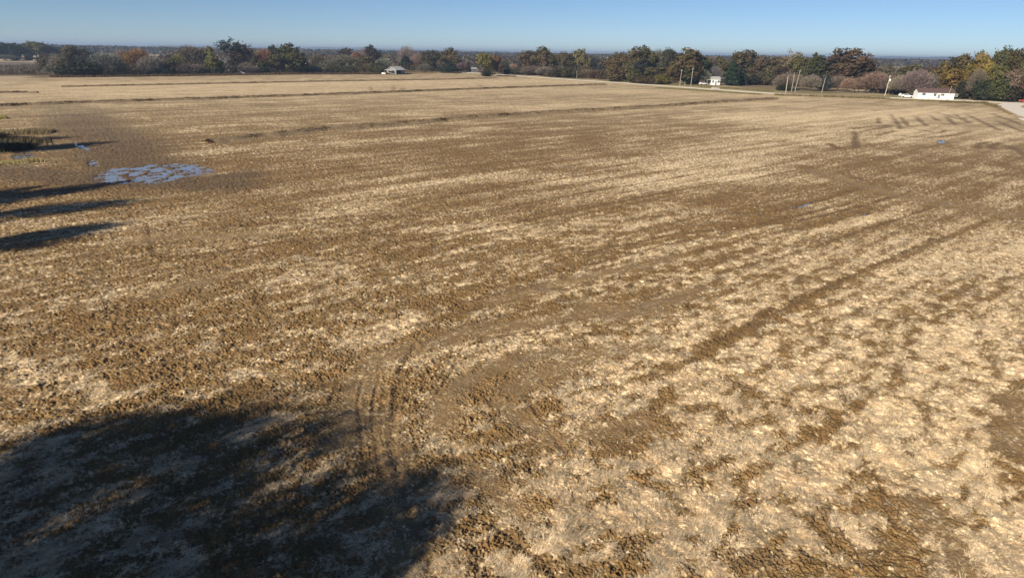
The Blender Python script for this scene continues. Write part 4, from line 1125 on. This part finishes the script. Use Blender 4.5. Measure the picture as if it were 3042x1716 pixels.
# tin roofed shed, open at the front
p, q = at(1177, 222.0), at(1203, 221.3)
e, L = house('tin_roofed_shed', "weathered open-fronted shed with pale tin roof at the far field edge", p, q, 8.0, 3.0, 1.9, M_grey, M_tin, [], None, .5, 'shed', None, (.9, 5.2))
ln = MB(); ln.xprism([(1.5, 2.4), (7.0, 3.0), (7.0, 3.1), (1.5, 2.5)], -3.4, -.55); ln.build('lean_to_roof', M_offw, e)
for yy in (1.6, 6.8):
    po = MB(); po.box(-3.3, yy, 0, -3.18, yy+.12, 2.45); po.build('post', M_wood, e)
# grey shed near the orange pair
p, q = at(1402, 214.5), at(1418, 214.5)
house('grey_shed', "small grey shed half behind the left orange-gold tree", p, q, 5, 2.4, .9, M_grey, M_tin, [(1.0, 1.0, .8, .8)], (2.6, .9, 2.0), .3, 'shed')
# half hidden grey house at left
p, q = at(678, 216.5), at(704, 216.0)
house('grey_house', "grey gabled house half hidden by bare trees in the left stretch", p, q, 7, 3.0, 2.4, M_grey, M_greyroof, [(1.0, 1.0, .9, 1.1), (4.3, 1.0, .9, 1.1)], (2.7, .9, 2.0), .35, 'house', 4.0)
# pale farm building farther off
p, q = at(917, 201.5), at(953, 200.5)
house('pale_barn', "pale roofed barn in the distance right of the big dark oak", p, q, 12, 3.8, 2.6, M_offw, M_tin, [(2.0, 1.2, 1.4, 1.2), (13, 1.2, 1.4, 1.2)], (8.0, 3.0, 3.0), .5, 'barn')

# ------------------------------------------------------------------ vehicles and yard things
def car(name, label, loc, rz, paint, pickup=False, cat='car'):
    e = empty(name, (loc[0], loc[1], 0), rz, label, cat)
    if pickup: prof = [(-2.6, .45), (-2.62, 1.0), (-.55, 1.02), (-.45, 1.02), (-.2, 1.7), (.95, 1.72), (1.35, 1.1), (2.45, .98), (2.6, .75), (2.6, .45)]
    else: prof = [(-2.2, .35), (-2.25, .85), (-1.95, .98), (-1.45, 1.4), (.3, 1.45), (1.05, .98), (2.0, .85), (2.25, .6), (2.2, .35)]
    b = MB(); b.prism(prof, -.88, .88); b.build('body', paint, e, .06)
    for s in (-1, 1):
        w = MB(); y0 = s*.885; y1 = s*.90
        if pickup: pr = [(-.32, 1.1), (-.14, 1.6), (.85, 1.62), (1.15, 1.12)]
        else: pr = [(-1.6, 1.0), (-1.3, 1.33), (.25, 1.37), (.85, 1.0)]
        w.prism(pr, min(y0, y1), max(y0, y1)); w.build('side_window', M_glass, e)
        for xx in (-1.45, 1.5) if not pickup else (-1.7, 1.75):
            t = MB(); t.tube((xx, s*.68, .36), (xx, s*.93, .36), .36, .36, 16); t.build('wheel', M_tyre, e)
        h = MB(); fx = 2.23 if not pickup else 2.6; h.box(fx-.05, s*.62-.14, .62, fx+.03, s*.62+.14, .78); h.build('headlight', M_offw, e)
    ws = MB()
    if pickup: ws.add([(1.0, -.75, 1.66), (1.33, -.8, 1.18), (1.33, .8, 1.18), (1.0, .75, 1.66), (1.02, -.75, 1.68), (1.36, -.8, 1.18), (1.36, .8, 1.18), (1.02, .75, 1.68)], [(0,1,2,3),(7,6,5,4),(0,4,5,1),(1,5,6,2),(2,6,7,3),(3,7,4,0)])
    else: ws.add([(.36, -.72, 1.44), (.98, -.78, 1.05), (.98, .78, 1.05), (.36, .72, 1.44), (.38, -.72, 1.46), (1.0, -.78, 1.07), (1.0, .78, 1.07), (.38, .72, 1.46)], [(0,1,2,3),(7,6,5,4),(0,4,5,1),(1,5,6,2),(2,6,7,3),(3,7,4,0)])
    ws.build('windshield', M_glass, e)
    return e
car('parked_car', "small white car parked under the bare tree left of the cottage", at(2088, 252.6), R(12), M_cream)
car('parked_car', "white car parked among bare trees left of the long house", at(2694, 290.5), R(-25), M_cream)
car('parked_car', "red car at the right edge on the road", at(3047, 304.6), R(150), M_red)
car('parked_pickup', "white pickup beside the half hidden grey house", at(714, 221.5), R(20), M_cream, True, 'pickup')
def tank(label, loc, rz, L=2.4, r=.5):
    e = empty('gas_tank', (loc[0], loc[1], 0), rz, label, 'tank'); b = MB(); n = 14
    rings = [(-L/2-r*.6, .05), (-L/2-r*.45, r*.55), (-L/2-r*.2, r*.88), (-L/2, r), (L/2, r), (L/2+r*.2, r*.88), (L/2+r*.45, r*.55), (L/2+r*.6, .05)]
    vs = [(x, q_*math.cos(2*math.pi*k/n), r+.25+q_*math.sin(2*math.pi*k/n)) for x, q_ in rings for k in range(n)]
    fs = [(i*n+k, i*n+(k+1) % n, (i+1)*n+(k+1) % n, (i+1)*n+k) for i in range(len(rings)-1) for k in range(n)]
    b.add(vs, fs+[tuple(range(n)), tuple(range((len(rings)-1)*n, len(rings)*n))]); b.build('tank_body', M_cream, e, 0, True)
    for x in (-L*.33, L*.33):
        s = MB(); s.box(x-.08, -.35, 0, x+.08, .35, .34); s.build('leg', M_grey, e)
    d = MB(); d.tube((0, 0, 2*r+.23), (0, 0, 2*r+.42), .16, .14, 10); d.build('valve_cover', M_cream, e)
tank("low white gas tank left of the tin roofed shed", at(1140, 222.2), R(-8), 2.4)
tank("small white gas tank under brush left of the white car", at(2674, 287.5), R(30), 1.4)

# utility poles
def pole(label, px, base, top, mat, lean=0.0, r=.15, arm=True, xf=False, cat='utility pole', name='utility_pole'):
    x, y = at(px, base); X = (px-1521)/F; d = fw+rt*X+up*((858-top)/F); h = CAM_H+d.z*math.hypot(x, y)/math.hypot(d.x, d.y)
    e = empty(name, (x, y, 0), 0, label, cat, 'poles along the road' if name == 'utility_pole' else None)
    e.rotation_euler = (0, R(lean), 0)
    m = MB(); m.tube((0, 0, -.3), (0, 0, h), r, r*.72, 10); m.build('pole', mat, e)
    if arm:
        a = MB(); a.box(-.55, -.05, h-.55, .55, .05, h-.44); ar = a.build('crossarm', mat, e)
        for xx in (-.5, .5):
            i = MB(); i.tube((xx, 0, h-.44), (xx, 0, h-.28), .05, .035, 8); i.build('insulator', M_metal, ar)
    i = MB(); i.tube((0, 0, h), (0, 0, h+.18), .06, .04, 8); i.build('top_insulator', M_metal, e)
    if xf:
        t = MB(); t.tube((.42, 0, h-2.3), (.42, 0, h-1.3), .30, .30, 12); t.build('transformer', M_cream, e)
    return e
pole("grey leaning pole, left of the two in front of the dark thicket", 2019, 256, 207, M_wood, 2.5)
pole("grey leaning pole, right of the two in front of the dark thicket", 2052, 256, 202, M_wood, 2.0)
pole("thin pale pole against dark bushes at the road's bend", 1713, 233, 213, M_paleW, 0, .10, False)
pole("pale straight pole at the road right of the lawn", 2334, 276, 228, M_paleW, 0, .15, False)
pole("dim pole behind the pale straight pole", 2351, 273, 216, M_wood, 1, .13, False)
pole("brown leaning pole right of the pale straight pole", 2361, 274, 208, M_wood, 6, .14, True)
pole("grey leaning pole among the pinkish bare trees", 2441, 276, 231, M_wood, 5, .14, False)
pole("pale leaning pole carrying a white transformer", 2628, 286, 224, M_paleW, 5, .16, True, True)
pole("grey pole in front of the long white house's right end", 2813, 298, 256, M_wood, 7, .10, False)
def post(label, px, base, h, mat, lean=0):
    x, y = at(px, base); e = empty('wooden_post', (x, y, 0), .3, label, 'post'); e.rotation_euler = (0, R(lean), .3)
    m = MB(); m.tube((0, 0, -.2), (0, 0, h), .14, .12, 8); m.build('shaft', mat, e)
    c = MB(); c.tube((0, 0, h), (0, 0, h+.07), .16, .10, 8); c.build('cap', M_metal, e)
post("short wooden post between the twin leaning poles", 2034, 256.5, 2.2, M_wood)
post("short tan post below the pinkish bare trees", 2538, 273, 1.6, M_paleW)
def stone(label, px, py, s):
    x, y = at(px, py); r = np.random.default_rng(int(px)); mb = MB(); n = 9
    vs = []; fs = []
    for i in range(5):
        t = math.pi*i/4
        for k in range(n):
            q = s*(.8+.35*r.random()); vs.append((q*math.sin(t)*math.cos(6.283*k/n), q*.8*math.sin(t)*math.sin(6.283*k/n), q*.6*math.cos(t)+s*.3))
    for i in range(4): fs += [(i*n+k, i*n+(k+1) % n, (i+1)*n+(k+1) % n, (i+1)*n+k) for k in range(n)]
    mb.add(vs, fs); o = mb.build('stone', M_stone, None, 0, True); o.location = (x, y, -.01); tag(o, label, 'stone')
stone("small white stone inside the big tree shadow", 1069, 1626, .055)
stone("small bluish white stone on trodden straw at lower middle", 1728, 1240, .06)
stone("pale clod of dry mud left of the pale straw patch", 1150, 893, .09)

# ------------------------------------------------------------------ air
hz = MB(); hz.box(-13000, -500, -2.0, 13000, 13000, 48.0)
mh = bpy.data.materials.new("haze"); mh.use_nodes = True; nt = mh.node_tree; nt.nodes.clear()
vo = nt.nodes.new("ShaderNodeVolumePrincipled"); vo.inputs["Density"].default_value = 0.00018
vo.inputs["Color"].default_value = (.55, .72, 1.0, 1); vo.inputs["Anisotropy"].default_value = .2
ou = nt.nodes.new("ShaderNodeOutputMaterial"); nt.links.new(vo.outputs[0], ou.inputs["Volume"])
o = hz.build("haze", mh); tag(o, kind="stuff")
